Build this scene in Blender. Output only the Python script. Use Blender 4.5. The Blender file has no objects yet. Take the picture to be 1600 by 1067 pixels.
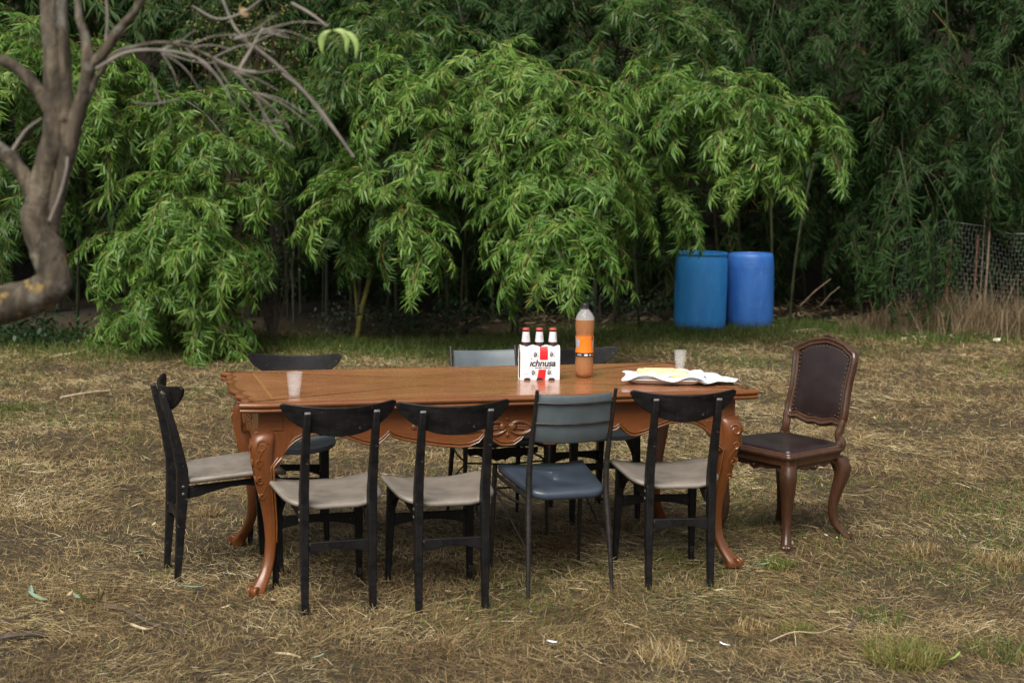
import bpy, math, random
import numpy as np
from mathutils import Vector, Matrix, Euler
from mathutils import noise as mnoise
R = math.radians
PI = math.pi
sc = bpy.context.scene
col = sc.collection

# ------------------------------------------------------------------ camera
CF, CP, CH, CR = 2278.7, -0.1096, 1.647, 0.0144          # focal length in photo pixels, pitch, height, roll
cam_data = bpy.data.cameras.new('camera')
cam = bpy.data.objects.new('camera', cam_data)
col.objects.link(cam)
sc.camera = cam
X0 = Vector((1, 0, 0)); F0 = Vector((0, math.cos(CP), math.sin(CP))); U0 = Vector((0, -math.sin(CP), math.cos(CP)))
RT = X0 * math.cos(CR) + U0 * math.sin(CR)
UP = X0 * -math.sin(CR) + U0 * math.cos(CR)
mw = Matrix((RT, UP, -F0)).transposed().to_4x4()
mw.translation = Vector((0, 0, CH))
cam.matrix_world = mw
cam_data.sensor_width = 36
cam_data.lens = 36 * CF / 1600
cam_data.clip_start = 0.1
cam_data.clip_end = 1000
cam_data.dof.use_dof = True
cam_data.dof.focus_distance = 6.9
cam_data.dof.aperture_fstop = 3.8

# ------------------------------------------------------------------ light
SUN_EL, SUN_AZ = R(50), math.atan2(-0.30, -0.95)           # azimuth measured from +Y towards +X
world = bpy.data.worlds.new('World')
sc.world = world
world.use_nodes = True
wn = world.node_tree
bg = wn.nodes['Background']
sky = wn.nodes.new('ShaderNodeTexSky')
sky.sky_type = 'NISHITA'
sky.sun_disc = False
sky.sun_elevation = SUN_EL
sky.sun_rotation = SUN_AZ
sky.dust_density = 4.0
sky.air_density = 1.0
hs = wn.nodes.new('ShaderNodeHueSaturation')              # an overcast sky is greyer than a clear one
hs.inputs['Saturation'].default_value = 0.2
wn.links.new(sky.outputs[0], hs.inputs['Color'])
wn.links.new(hs.outputs[0], bg.inputs['Color'])
bg.inputs['Strength'].default_value = 0.055
sun_data = bpy.data.lights.new('sun', 'SUN')
sun_data.energy = 2.0
sun_data.angle = R(40)
sun_data.color = (1.0, 0.94, 0.84)
sun = bpy.data.objects.new('sun', sun_data)
col.objects.link(sun)
sd = Vector((math.sin(SUN_AZ) * math.cos(SUN_EL), math.cos(SUN_AZ) * math.cos(SUN_EL), math.sin(SUN_EL)))
sun.rotation_euler = sd.to_track_quat('Z', 'Y').to_euler()
sun.location = (-6, -8, 14)
sc.view_settings.view_transform = 'Standard'
sc.view_settings.look = 'None'
sc.view_settings.gamma = 1
sc.view_settings.use_curve_mapping = False
sc.view_settings.exposure = 1.17
sc.render.engine = 'CYCLES'
sc.cycles.use_denoising = True
sc.cycles.max_bounces = 8
sc.cycles.transparent_max_bounces = 12

rnd = random.Random(7)
rng = np.random.default_rng(7)

# ------------------------------------------------------------------ helpers
def at(px, py, Y):
    """world point seen at photo pixel (px, py) on the plane y = Y"""
    u, v = px - 800, py - 533.5
    d = F0 + RT * (u / CF) - UP * (v / CF)
    return Vector((0, 0, CH)) + d * (Y / d.y)

def gp(px, py):
    u, v = px - 800, py - 533.5
    d = F0 + RT * (u / CF) - UP * (v / CF)
    return Vector((0, 0, CH)) + d * (-CH / d.z)

def hgt(x, y):
    h = 0.010 * np.sin(1.7 * x + 0.6 * y) * np.sin(1.3 * y - 0.4 * x + 1) + 0.010 * np.sin(4.1 * x + 2.2 * y) * np.sin(3.7 * y - 1.9 * x)
    h = h + 0.005 * np.sin(13 * x + 5 * y) * np.sin(11 * y - 7 * x + 2)
    t = np.clip((y - 22.0) / 5.0, 0, 1)  # unseen bank added behind the thicket to shut out the sky
    return h - 0.004 + 5.5 * t * t * (3 - 2 * t)

def tag(o, label=None, cat=None, group=None, kind=None):
    if label: o['label'] = label
    if cat: o['category'] = cat
    if group: o['group'] = group
    if kind: o['kind'] = kind
    return o

def thing(name, label, cat, loc=(0, 0, 0), rotz=0.0, group=None):
    o = bpy.data.objects.new(name, None)
    o.empty_display_size = 0.1
    col.objects.link(o)
    o.location = loc
    o.rotation_euler = (0, 0, rotz)
    return tag(o, label, cat, group)

def link(name, me, parent=None):
    o = bpy.data.objects.new(name, me)
    col.objects.link(o)
    if parent is not None: o.parent = parent
    return o

def kids(o):
    return [c for c in bpy.data.objects if c.parent is o]

def copy_tree(o, parent=None):
    c = o.copy(); col.objects.link(c)
    if parent is not None: c.parent = parent
    for ch in kids(o): copy_tree(ch, c)
    return c

def smoothstep(a, b, x):
    t = min(1, max(0, (x - a) / (b - a)))
    return t * t * (3 - 2 * t)

def lerp_table(tab, x):
    """smooth interpolation through a list of (x, value or tuple)"""
    if x <= tab[0][0]: return tab[0][1]
    for (a, va), (b, vb) in zip(tab, tab[1:]):
        if x <= b:
            t = (x - a) / (b - a)
            if isinstance(va, (tuple, list)):
                return tuple(p + (q - p) * t for p, q in zip(va, vb))
            return va + (vb - va) * t
    return tab[-1][1]

def crom(pts, n):
    """Catmull-Rom through points (Vectors or tuples), n samples"""
    P = [Vector(p) for p in pts]
    P = [P[0] * 2 - P[1]] + P + [P[-1] * 2 - P[-2]]
    out = []
    m = len(P) - 3
    for k in range(n):
        u = k / (n - 1) * m
        i = min(int(u), m - 1); t = u - i
        a, b, c, d = P[i:i + 4]
        out.append(0.5 * ((2 * b) + (c - a) * t + (2 * a - 5 * b + 4 * c - d) * t * t + (3 * b - a - 3 * c + d) * t ** 3))
    return out

class MB:
    def __init__(self):
        self.v = []; self.f = []
    def add(self, vs, fs):
        n = len(self.v)
        self.v += [tuple(p) for p in vs]
        self.f += [tuple(i + n for i in f) for f in fs]
        return self
    def box(self, c, s, m=None):
        x, y, z = s[0] / 2, s[1] / 2, s[2] / 2
        vs = [Vector(p) for p in ((-x, -y, -z), (x, -y, -z), (x, y, -z), (-x, y, -z), (-x, -y, z), (x, -y, z), (x, y, z), (-x, y, z))]
        if m is not None: vs = [m @ p for p in vs]
        c = Vector(c)
        return self.add([p + c for p in vs], [(0, 3, 2, 1), (4, 5, 6, 7), (0, 1, 5, 4), (1, 2, 6, 5), (2, 3, 7, 6), (3, 0, 4, 7)])
    def rings(self, rings, cap=True, closed=False):
        n = len(rings[0]); vs = []; fs = []
        for r in rings: vs += r
        m = len(rings)
        for i in range(m if closed else m - 1):
            j = (i + 1) % m
            for k in range(n):
                l = (k + 1) % n
                fs.append((i * n + k, i * n + l, j * n + l, j * n + k))
        if cap and not closed:
            fs.append(tuple(range(n))[::-1]); fs.append(tuple((m - 1) * n + k for k in range(n)))
        return self.add(vs, fs)
    def tube(self, path, rad, n=8, cap=True):
        P = [Vector(p) for p in path]
        if not isinstance(rad, (list, tuple)): rad = [rad] * len(P)
        T = []
        for i in range(len(P)):
            t = P[min(i + 1, len(P) - 1)] - P[max(i - 1, 0)]
            T.append(t.normalized() if t.length > 1e-9 else Vector((0, 0, 1)))
        ref = Vector((0, 0, 1)) if abs(T[0].z) < 0.9 else Vector((1, 0, 0))
        a = T[0].cross(ref).normalized()
        rings = []
        for p, t, r in zip(P, T, rad):
            a = (a - t * a.dot(t)).normalized()
            b = t.cross(a)
            rings.append([p + (a * math.cos(2 * PI * k / n) + b * math.sin(2 * PI * k / n)) * r for k in range(n)])
        return self.rings(rings, cap)
    def lathe(self, prof, n=24, c=(0, 0, 0), cap0=True, cap1=True, sx=1, sy=1):
        c = Vector(c)
        rings = [[c + Vector((r * math.cos(2 * PI * k / n) * sx, r * math.sin(2 * PI * k / n) * sy, z)) for k in range(n)] for r, z in prof]
        n0 = len(self.v)
        self.rings(rings, cap=False)
        if cap0: self.f.append(tuple(n0 + k for k in range(n))[::-1])
        if cap1: self.f.append(tuple(n0 + (len(prof) - 1) * n + k for k in range(n)))
        return self
    def ball(self, c, r, n=8):
        prof = [(max(1e-4, math.sin(PI * i / n)), -math.cos(PI * i / n)) for i in range(n + 1)]
        r = r if isinstance(r, (tuple, list)) else (r, r, r)
        c = Vector(c)
        rings = [[c + Vector((p * math.cos(2 * PI * k / (n + 2)) * r[0], p * math.sin(2 * PI * k / (n + 2)) * r[1], z * r[2])) for k in range(n + 2)] for p, z in prof]
        return self.rings(rings)
    def prism(self, poly, fn, t0, t1):
        """poly: 2D outline; fn(a, b, t) -> 3D point; solid between t0 and t1"""
        n = len(poly)
        vs = [fn(a, b, t0) for a, b in poly] + [fn(a, b, t1) for a, b in poly]
        fs = [tuple(range(n))[::-1], tuple(range(n, 2 * n))]
        fs += [(k, (k + 1) % n, n + (k + 1) % n, n + k) for k in range(n)]
        return self.add(vs, fs)
    def strip_solid(self, tops, bots, fn, t0, t1):
        """solid between two polylines of the same length (2D), good for concave shapes"""
        n = len(tops); vs = []
        for t in (t0, t1):
            vs += [fn(a, b, t) for a, b in tops] + [fn(a, b, t) for a, b in bots]
        fs = []
        for k in range(n - 1):
            fs.append((k, k + 1, n + k + 1, n + k))
            fs.append((2 * n + k + 1, 2 * n + k, 3 * n + k, 3 * n + k + 1))
            fs.append((k + 1, k, 2 * n + k, 2 * n + k + 1))
            fs.append((n + k, n + k + 1, 3 * n + k + 1, 3 * n + k))
        fs.append((0, n, 3 * n, 2 * n)); fs.append((n - 1, 3 * n - 1, 4 * n - 1, 2 * n - 1))
        return self.add(vs, fs)
    def build(self, name, mat, parent=None, smooth=True, bevel=0.0, seg=2, angle=40, sub=0):
        me = bpy.data.meshes.new(name)
        me.from_pydata(self.v, [], self.f)
        import bmesh
        bm = bmesh.new(); bm.from_mesh(me)
        bmesh.ops.recalc_face_normals(bm, faces=bm.faces)
        bm.to_mesh(me); bm.free()
        if mat: me.materials.append(mat)
        o = link(name, me, parent)
        if smooth:
            me.polygons.foreach_set('use_smooth', [True] * len(me.polygons))
            if not sub:
                try: me.set_sharp_from_angle(angle=R(angle))
                except Exception: pass
        if bevel:
            b = o.modifiers.new('bevel', 'BEVEL'); b.width = bevel; b.segments = seg; b.limit_method = 'ANGLE'; b.angle_limit = R(35)
            b.harden_normals = False
        if sub:
            s = o.modifiers.new('sub', 'SUBSURF'); s.levels = sub; s.render_levels = sub
        return o

def np_mesh(name, V, tri, mats, tint=None, tri_mat=None, smooth=False):
    me = bpy.data.meshes.new(name)
    nv, nf = len(V), len(tri)
    me.vertices.add(nv); me.loops.add(nf * 3); me.polygons.add(nf)
    me.vertices.foreach_set('co', np.ascontiguousarray(V, np.float32).ravel())
    me.loops.foreach_set('vertex_index', np.ascontiguousarray(tri, np.int32).ravel())
    me.polygons.foreach_set('loop_start', np.arange(0, nf * 3, 3, dtype=np.int32))
    for m in mats: me.materials.append(m)
    if tri_mat is not None: me.polygons.foreach_set('material_index', np.ascontiguousarray(tri_mat, np.int32))
    if smooth: me.polygons.foreach_set('use_smooth', np.ones(nf, bool))
    if tint is not None:
        a = me.attributes.new('tint', 'FLOAT', 'POINT')
        a.data.foreach_set('value', np.ascontiguousarray(tint, np.float32))
    me.update(calc_edges=True)
    return me

# ------------------------------------------------------------------ materials
class NT:
    def __init__(self, name):
        self.m = bpy.data.materials.new(name); self.m.use_nodes = True
        self.t = self.m.node_tree
        self.b = self.t.nodes['Principled BSDF']
    def n(self, typ, ins=None, **props):
        x = self.t.nodes.new('ShaderNode' + typ)
        for k, v in props.items(): setattr(x, k, v)
        for k, v in (ins or {}).items(): self.set(x, k, v)
        return x
    def set(self, node, key, v):
        s = node.inputs[key]
        if isinstance(v, bpy.types.NodeSocket): self.t.links.new(v, s)
        else: s.default_value = v
    def p(self, **kw):
        names = dict(color='Base Color', rough='Roughness', metal='Metallic', spec='Specular IOR Level', trans='Transmission Weight', ior='IOR', coat='Coat Weight', coatr='Coat Roughness', normal='Normal', alpha='Alpha', sheen='Sheen Weight')
        for k, v in kw.items():
            if k == 'color' and isinstance(v, tuple) and len(v) == 3: v = (*v, 1)
            self.set(self.b, names[k], v)
        return self
    def coord(self, scale=(1, 1, 1), kind='Object', rot=(0, 0, 0)):
        c = self.n('TexCoord')
        m = self.n('Mapping', {'Vector': c.outputs[kind], 'Scale': scale, 'Rotation': rot})
        return m.outputs[0]
    def noise(self, vec, scale, detail=4, rough=0.55, dist=0.0):
        x = self.n('TexNoise', {'Vector': vec, 'Scale': scale, 'Detail': detail, 'Roughness': rough, 'Distortion': dist})
        return x.outputs['Fac']
    def ramp(self, fac, stops, interp='LINEAR'):
        x = self.n('ValToRGB', {'Fac': fac})
        e = x.color_ramp.elements
        x.color_ramp.interpolation = interp
        while len(e) < len(stops): e.new(0.5)
        for el, (p, c) in zip(e, stops):
            el.position = p
            el.color = (*c, 1) if isinstance(c, tuple) else (c, c, c, 1)
        return x.outputs['Color']
    def mix(self, fac, a, b, mode='MIX'):
        x = self.n('MixRGB', {'Fac': fac}, blend_type=mode)
        for k, v in (('Color1', a), ('Color2', b)):
            if isinstance(v, tuple) and len(v) == 3: v = (*v, 1)
            self.set(x, k, v)
        return x.outputs[0]
    def math(self, op, a, b=None, c=None):
        x = self.n('Math', operation=op)
        self.set(x, 0, a)
        if b is not None: self.set(x, 1, b)
        if c is not None: self.set(x, 2, c)
        return x.outputs[0]
    def bump(self, h, strength=0.3, dist=0.01):
        x = self.n('Bump', {'Height': h, 'Strength': strength, 'Distance': dist})
        self.set(self.b, 'Normal', x.outputs[0])
        return x.outputs[0]

def mat_plain(name, color, rough=0.5, var=0.25, scale=30, bump=0.0, **kw):
    t = NT(name)
    f = t.noise(t.coord(), scale, 5)
    lo = tuple(c * (1 - var) for c in color); hi = tuple(min(1, c * (1 + var)) for c in color)
    t.p(color=t.ramp(f, [(0.3, lo), (0.7, hi)]), rough=rough, **kw)
    if bump: t.bump(f, bump, 0.004)
    return t.m

def mat_wood(name, dark, light, rough=0.3, axis='X', grain=1.0, coat=0.3, dust=0.0):
    t = NT(name)
    s = {'X': (1.2, 14, 14), 'Z': (14, 14, 1.2), 'Y': (14, 1.2, 14)}[axis]
    v = t.coord(s)
    f = t.noise(v, 2.2 * grain, 6, 0.6, 0.8)
    fine = t.noise(t.coord(tuple(k * 5 for k in s)), 4, 3, 0.7)
    c = t.ramp(f, [(0.25, dark), (0.5, tuple((a + b) / 2 for a, b in zip(dark, light))), (0.75, light)])
    c = t.mix(0.35, c, t.ramp(fine, [(0.35, dark), (0.65, light)]))
    big = t.noise(t.coord(), 3.0, 4)
    c = t.mix(t.math('MULTIPLY', big, 0.45), c, dark)
    if dust:
        d = t.ramp(t.noise(t.coord(), 60, 6, 0.7), [(0.55, 0.0), (0.8, 1.0)])
        c = t.mix(t.math('MULTIPLY', d, dust), c, (0.35, 0.27, 0.2))
    r = t.ramp(t.noise(t.coord(), 18, 5, 0.6), [(0.3, rough * 0.75), (0.7, min(1, rough * 1.4))])
    t.p(color=c, rough=r, coat=coat, coatr=0.18)
    t.bump(fine, 0.06, 0.002)
    return t.m

M = {}
M['table'] = mat_wood('varnished_wood', (0.125, 0.037, 0.010), (0.25, 0.082, 0.022), 0.33, 'X', coat=0.2)
M['table_leg'] = mat_wood('varnished_leg_wood', (0.105, 0.031, 0.008), (0.215, 0.068, 0.017), 0.33, 'Z', coat=0.22)
M['carved'] = mat_wood('carved_dark_wood', (0.024, 0.010, 0.006), (0.098, 0.041, 0.018), 0.34, 'Z', coat=0.3, dust=0.1)
M['moulding'] = mat_wood('moulding_wood', (0.11, 0.037, 0.010), (0.23, 0.080, 0.019), 0.30, 'X', coat=0.3)

def mat_tabletop():
    t = NT('veneered_tabletop')
    c = t.n('TexCoord').outputs['Object']
    s = t.n('SeparateXYZ', {'Vector': c})
    x, y = s.outputs[0], s.outputs[1]
    ax, ay = t.math('ABSOLUTE', x), t.math('ABSOLUTE', y)
    # book-matched quarters: the grain runs at an angle that flips from quarter to quarter
    sx = t.math('SIGN', x)
    dia = t.math('ADD', t.math('MULTIPLY', ax, 0.44), ay)            # long diamond in the middle
    inside = t.math('LESS_THAN', dia, 0.30)
    sgn = t.math('MULTIPLY', t.math('SIGN', y), sx)
    sgn2 = t.math('MULTIPLY', sgn, t.math('SUBTRACT', t.math('MULTIPLY', inside, 2.0), 1.0))
    ang = t.math('MULTIPLY', sgn2, 0.32)
    rot = t.n('VectorRotate', {'Vector': c, 'Angle': ang}, rotation_type='Z_AXIS')
    edge = t.math('MAXIMUM', t.math('DIVIDE', t.math('GREATER_THAN', ax, 0.955), 1), t.math('GREATER_THAN', ay, 0.375))
    v = t.n('Mapping', {'Vector': rot.outputs[0], 'Scale': (1.1, 8, 10)}).outputs[0]
    v2 = t.n('Mapping', {'Vector': c, 'Scale': (9, 1.3, 10)}).outputs[0]
    vv = t.n('MixRGB', {'Fac': t.math('GREATER_THAN', ax, 0.955), 'Color1': v, 'Color2': v2}).outputs[0]
    f = t.noise(vv, 1.1, 4, 0.5, 1.3)
    fine = t.noise(vv, 12, 4, 0.7)
    D, L = (0.26, 0.098, 0.044), (0.44, 0.185, 0.09)
    cc = t.ramp(f, [(0.2, D), (0.45, (0.29, 0.112, 0.048)), (0.62, (0.35, 0.142, 0.063)), (0.85, L)])
    cc = t.mix(0.05, cc, t.ramp(fine, [(0.35, D), (0.65, L)]))
    cc = t.mix(t.math('MULTIPLY', inside, 0.35), cc, (0.24, 0.085, 0.028))
    def line(val, pos, w):
        return t.math('LESS_THAN', t.math('ABSOLUTE', t.math('SUBTRACT', val, pos)), w)
    l1 = t.math('MULTIPLY', line(ax, 0.955, 0.0028), t.math('LESS_THAN', ay, 0.378))
    l2 = t.math('MULTIPLY', line(ay, 0.375, 0.0028), t.math('LESS_THAN', ax, 0.958))
    cc = t.mix(t.math('MULTIPLY', t.math('MAXIMUM', l1, l2), 0.7), cc, (0.55, 0.27, 0.09))
    seam = t.math('MAXIMUM', line(dia, 0.30, 0.0016), line(y, 0.0, 0.0009))
    cc = t.mix(t.math('MULTIPLY', seam, 0.25), cc, (0.09, 0.03, 0.012))
    # wear: pale scratches and dull spots
    sp = t.ramp(t.noise(c, 55, 2, 0.5), [(0.73, 0.0), (0.76, 1.0)])
    cc = t.mix(t.math('MULTIPLY', sp, 0.35), cc, (0.6, 0.42, 0.3))
    r = t.ramp(t.noise(c, 9, 6, 0.65), [(0.3, 0.2), (0.7, 0.36)])
    t.p(color=cc, rough=r, coat=0.4, coatr=0.09)
    t.bump(t.noise(c, 7, 3), 0.05, 0.004)
    return t.m
M['tabletop'] = mat_tabletop()

def mat_black():
    t = NT('worn_black_paint')
    c = t.coord()
    f = t.noise(c, 25, 5, 0.6)
    cc = t.ramp(f, [(0.3, (0.0032, 0.003, 0.0034)), (0.7, (0.0075, 0.0068, 0.0072))])
    ch = t.ramp(t.noise(t.coord((1, 1, 0.6)), 60, 4, 0.65, 0.6), [(0.66, 0.0), (0.70, 1.0)])
    cc = t.mix(t.math('MULTIPLY', ch, 0.7), cc, (0.16, 0.13, 0.11))
    sm = t.ramp(t.noise(t.coord((2, 2, 22)), 5, 4, 0.7), [(0.5, 0.0), (0.75, 1.0)])
    cc = t.mix(t.math('MULTIPLY', sm, 0.07), cc, (0.1, 0.095, 0.095))
    t.p(color=cc, rough=t.ramp(f, [(0.3, 0.36), (0.7, 0.6)]), spec=0.3)
    t.bump(t.noise(t.coord((6, 6, 60)), 5, 4), 0.12, 0.002)
    return t.m
M['black'] = mat_black()

def mat_vinyl(name, color, rough=0.42, stain=0.3, stain_color=(0.09, 0.07, 0.05)):
    t = NT(name)
    c = t.coord()
    big = t.noise(c, 9, 5, 0.6)
    cc = t.ramp(big, [(0.25, tuple(k * 0.78 for k in color)), (0.7, tuple(min(1, k * 1.15) for k in color))])
    st = t.ramp(t.noise(c, 16, 7, 0.72), [(0.48, 0.0), (0.72, 1.0)])
    cc = t.mix(t.math('MULTIPLY', st, stain), cc, stain_color)
    sp = t.ramp(t.noise(c, 90, 2, 0.5), [(0.71, 0.0), (0.74, 1.0)])
    cc = t.mix(t.math('MULTIPLY', sp, 0.5), cc, tuple(k * 0.4 for k in color))
    t.p(color=cc, rough=t.ramp(big, [(0.3, rough * 0.8), (0.7, rough * 1.3)]))
    t.bump(t.noise(c, 260, 3), 0.12, 0.001)
    return t.m
M['beige'] = mat_vinyl('beige_vinyl', (0.225, 0.197, 0.168), 0.5, 0.45)
M['bluegrey'] = mat_vinyl('blue_grey_vinyl', (0.15, 0.175, 0.205), 0.36, 0.2)
M['blue'] = mat_vinyl('dark_blue_vinyl', (0.040, 0.054, 0.076), 0.34, 0.15, (0.12, 0.12, 0.12))
M['backvinyl'] = mat_vinyl('faded_blue_vinyl', (0.098, 0.122, 0.138), 0.45, 0.35, (0.14, 0.15, 0.15))
M['leather'] = mat_vinyl('dark_brown_leather', (0.018, 0.0105, 0.0105), 0.36, 0.2, (0.06, 0.04, 0.035))
M['metal'] = mat_plain('worn_black_metal', (0.028, 0.024, 0.022), 0.45, 0.5, 60, 0.1, metal=0.4)
M['stud'] = mat_plain('brass_stud', (0.10, 0.065, 0.04), 0.4, 0.3, 80, metal=0.8)
M['peg'] = mat_plain('worn_peg', (0.13, 0.125, 0.125), 0.4, 0.5, 120, metal=0.3)
M['rag'] = mat_plain('torn_lining', (0.02, 0.014, 0.014), 0.9, 0.4, 40)
M['card'] = mat_plain('white_card', (0.74, 0.74, 0.76), 0.4, 0.03, 30)
M['card_inner'] = mat_plain('brown_card', (0.28, 0.17, 0.10), 0.8, 0.2, 60)
M['red'] = mat_plain('red_print', (0.62, 0.015, 0.02), 0.4, 0.08, 30)
M['ink'] = mat_plain('dark_ink', (0.02, 0.016, 0.022), 0.45, 0.1, 30)
M['greyink'] = mat_plain('grey_ink', (0.42, 0.42, 0.45), 0.5, 0.1, 30)
M['brownglass'] = mat_plain('brown_glass', (0.03, 0.008, 0.004), 0.08, 0.1, 20, coat=0.5)
M['neck_label'] = mat_plain('neck_label_paper', (0.62, 0.63, 0.66), 0.45, 0.08, 200)
M['redcap'] = mat_plain('red_cap', (0.6, 0.10, 0.08), 0.3, 0.1, 30, metal=0.3)
M['blackcap'] = mat_plain('black_cap', (0.012, 0.012, 0.015), 0.35, 0.2, 30)
M['orange'] = mat_plain('orange_label', (0.85, 0.20, 0.015), 0.35, 0.12, 60)
M['silver'] = mat_plain('grey_label_patch', (0.33, 0.36, 0.40), 0.35, 0.5, 160)
M['styro'] = mat_plain('white_foam', (0.72, 0.70, 0.66), 0.6, 0.06, 60)
M['paper'] = mat_plain('white_paper', (0.74, 0.78, 0.84), 0.6, 0.05, 30)

def mat_glass(name, color, rough=0.03, ior=1.45):
    t = NT(name); t.p(color=color, rough=rough, trans=1.0, ior=ior); return t.m
t = NT('clear_plastic'); t.p(color=(0.86, 0.9, 0.93), rough=0.08, alpha=0.06, ior=1.45); M['pet'] = t.m
t = NT('whitish_clear_plastic'); t.p(color=(0.86, 0.9, 0.93), rough=0.1, alpha=0.24, ior=1.45); M['pet_whitish'] = t.m  # same plastic at higher opacity, whiter above the drink
t = NT('amber_drink'); t.p(color=(0.58, 0.215, 0.012), rough=0.08, trans=0.6, ior=1.08); M['tea'] = t.m
t = NT('translucent_cup_plastic'); t.p(color=(0.86, 0.88, 0.90), rough=0.15, alpha=0.11, ior=1.45); M['cup'] = t.m

def mat_bread():
    t = NT('flatbread_crust'); c = t.coord()
    f = t.noise(c, 28, 5, 0.6)
    cc = t.ramp(f, [(0.3, (0.62, 0.46, 0.22)), (0.5, (0.74, 0.62, 0.38)), (0.75, (0.80, 0.71, 0.50))])
    b = t.ramp(t.noise(c, 14, 3), [(0.62, 0.0), (0.75, 1.0)])
    cc = t.mix(t.math('MULTIPLY', b, 0.5), cc, (0.42, 0.21, 0.07))
    t.p(color=cc, rough=0.7); t.bump(f, 0.4, 0.006); return t.m
M['bread'] = mat_bread()

def mat_barrel(name, c0, c1):
    t = NT(name); c = t.coord()
    f = t.noise(t.coord((3, 3, 1.2)), 2.5, 6, 0.6)
    cc = t.ramp(f, [(0.3, c0), (0.7, c1)])
    sc_ = t.ramp(t.noise(t.coord((9, 9, 1.5)), 6, 5, 0.7), [(0.58, 0.0), (0.70, 1.0)])
    cc = t.mix(t.math('MULTIPLY', sc_, 0.34), cc, (0.35, 0.45, 0.52))
    mud = t.n('SeparateXYZ', {'Vector': t.n('TexCoord').outputs['Object']}).outputs[2]
    mudf = t.math('MULTIPLY', t.ramp(t.math('ADD', mud, t.math('MULTIPLY', t.noise(c, 9, 5), 0.12)), [(0.07, 1.0), (0.2, 0.0)]), 0.55)
    cc = t.mix(mudf, cc, (0.10, 0.085, 0.06))
    t.p(color=cc, rough=t.ramp(f, [(0.3, 0.36), (0.7, 0.55)])); t.bump(t.noise(c, 30, 4), 0.08, 0.003); return t.m
M['barrel_light'] = mat_barrel('light_blue_plastic', (0.024, 0.24, 0.66), (0.045, 0.31, 0.74))
M['barrel_deep'] = mat_barrel('deep_blue_plastic', (0.03, 0.14, 0.50), (0.05, 0.20, 0.60))

def mat_leaf(name, stops, trans=0.28, rough=0.42, jitter=0.35, spec=0.28):
    t = NT(name)
    a = t.n('Attribute', attribute_name='tint').outputs['Fac']
    oi = t.n('ObjectInfo').outputs['Random']
    f = t.math('ADD', t.math('MULTIPLY', a, 1 - jitter), t.math('MULTIPLY', oi, jitter))
    c = t.ramp(f, stops)
    t.p(color=c, rough=rough, spec=spec)
    tr = t.n('BsdfTranslucent', {'Color': c})
    mx = t.n('MixShader', {0: trans, 1: t.b.outputs[0], 2: tr.outputs[0]})
    t.t.links.new(mx.outputs[0], t.t.nodes['Material Output'].inputs['Surface'])
    return t.m
M['leaf_bright'] = mat_leaf('lit_bamboo_leaf', [(0.0, (0.032, 0.088, 0.016)), (0.45, (0.086, 0.178, 0.028)), (0.8, (0.175, 0.285, 0.055)), (0.97, (0.20, 0.26, 0.06)), (1.0, (0.32, 0.26, 0.06))])  # lit copy of the bamboo leaf, brightness put into the colour
M['leaf_mid'] = mat_leaf('half_shaded_bamboo_leaf', [(0.0, (0.018, 0.052, 0.010)), (0.5, (0.043, 0.100, 0.017)), (0.85, (0.085, 0.16, 0.028)), (1.0, (0.19, 0.19, 0.05))])  # half-shaded copy, part of the shade put into the colour
M['leaf_dark'] = mat_leaf('shaded_bamboo_leaf', [(0.0, (0.008, 0.023, 0.006)), (0.5, (0.019, 0.047, 0.011)), (0.9, (0.038, 0.076, 0.019)), (1.0, (0.07, 0.07, 0.022))], 0.15, 0.6, spec=0.15)  # shaded copy of the same leaf, shade put into the colour
M['leaf_yellow'] = mat_leaf('yellowing_shrub_leaf', [(0.0, (0.05, 0.08, 0.02)), (0.6, (0.14, 0.14, 0.04)), (1.0, (0.36, 0.25, 0.07))], 0.25)
M['leaf_ivy'] = mat_leaf('ivy_leaf', [(0.0, (0.018, 0.045, 0.018)), (0.7, (0.04, 0.085, 0.03)), (1.0, (0.09, 0.13, 0.05))], 0.15)
M['leaf_sage'] = mat_leaf('grey_green_leaf', [(0.0, (0.03, 0.05, 0.03)), (1.0, (0.085, 0.12, 0.075))], 0.2)
M['straw'] = mat_leaf('dry_straw', [(0.0, (0.10, 0.062, 0.032)), (0.3, (0.21, 0.140, 0.068)), (0.6, (0.36, 0.262, 0.122)), (0.85, (0.46, 0.365, 0.18)), (1.0, (0.62, 0.53, 0.34))], 0.12, 0.5, 0.0)
M['grass'] = mat_leaf('green_grass', [(0.0, (0.05, 0.085, 0.018)), (0.5, (0.10, 0.145, 0.03)), (1.0, (0.24, 0.22, 0.06))], 0.25, 0.45, 0.0)
M['drygrass'] = mat_leaf('tall_dry_grass', [(0.0, (0.05, 0.034, 0.02)), (0.5, (0.16, 0.115, 0.065)), (1.0, (0.34, 0.26, 0.15))], 0.2, 0.6, 0.0)
M['litter'] = mat_leaf('pale_leaf_litter', [(0.0, (0.26, 0.18, 0.09)), (0.6, (0.48, 0.38, 0.22)), (1.0, (0.70, 0.66, 0.55))], 0.1, 0.6, 0.0)
M['twig_shade'] = mat_plain('shaded_bamboo_twig', (0.07, 0.06, 0.025), 0.6, 0.4, 20)  # shaded copy of the bamboo twig, darkened in its colour
M['twig'] = mat_plain('bamboo_twig', (0.20, 0.145, 0.045), 0.5, 0.4, 20)
M['culm'] = mat_plain('bamboo_culm', (0.030, 0.034, 0.013), 0.45, 0.5, 8)
M['culm_yellow'] = mat_plain('yellow_culm', (0.26, 0.23, 0.05), 0.4, 0.3, 10)
M['stick'] = mat_plain('dead_stick', (0.075, 0.055, 0.042), 0.8, 0.5, 30, 0.4)
M['palestick'] = mat_plain('pale_dry_cane', (0.42, 0.34, 0.22), 0.7, 0.3, 20, 0.2)
M['drycane'] = mat_plain('weathered_cane', (0.17, 0.125, 0.08), 0.8, 0.3, 20, 0.2)
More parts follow.
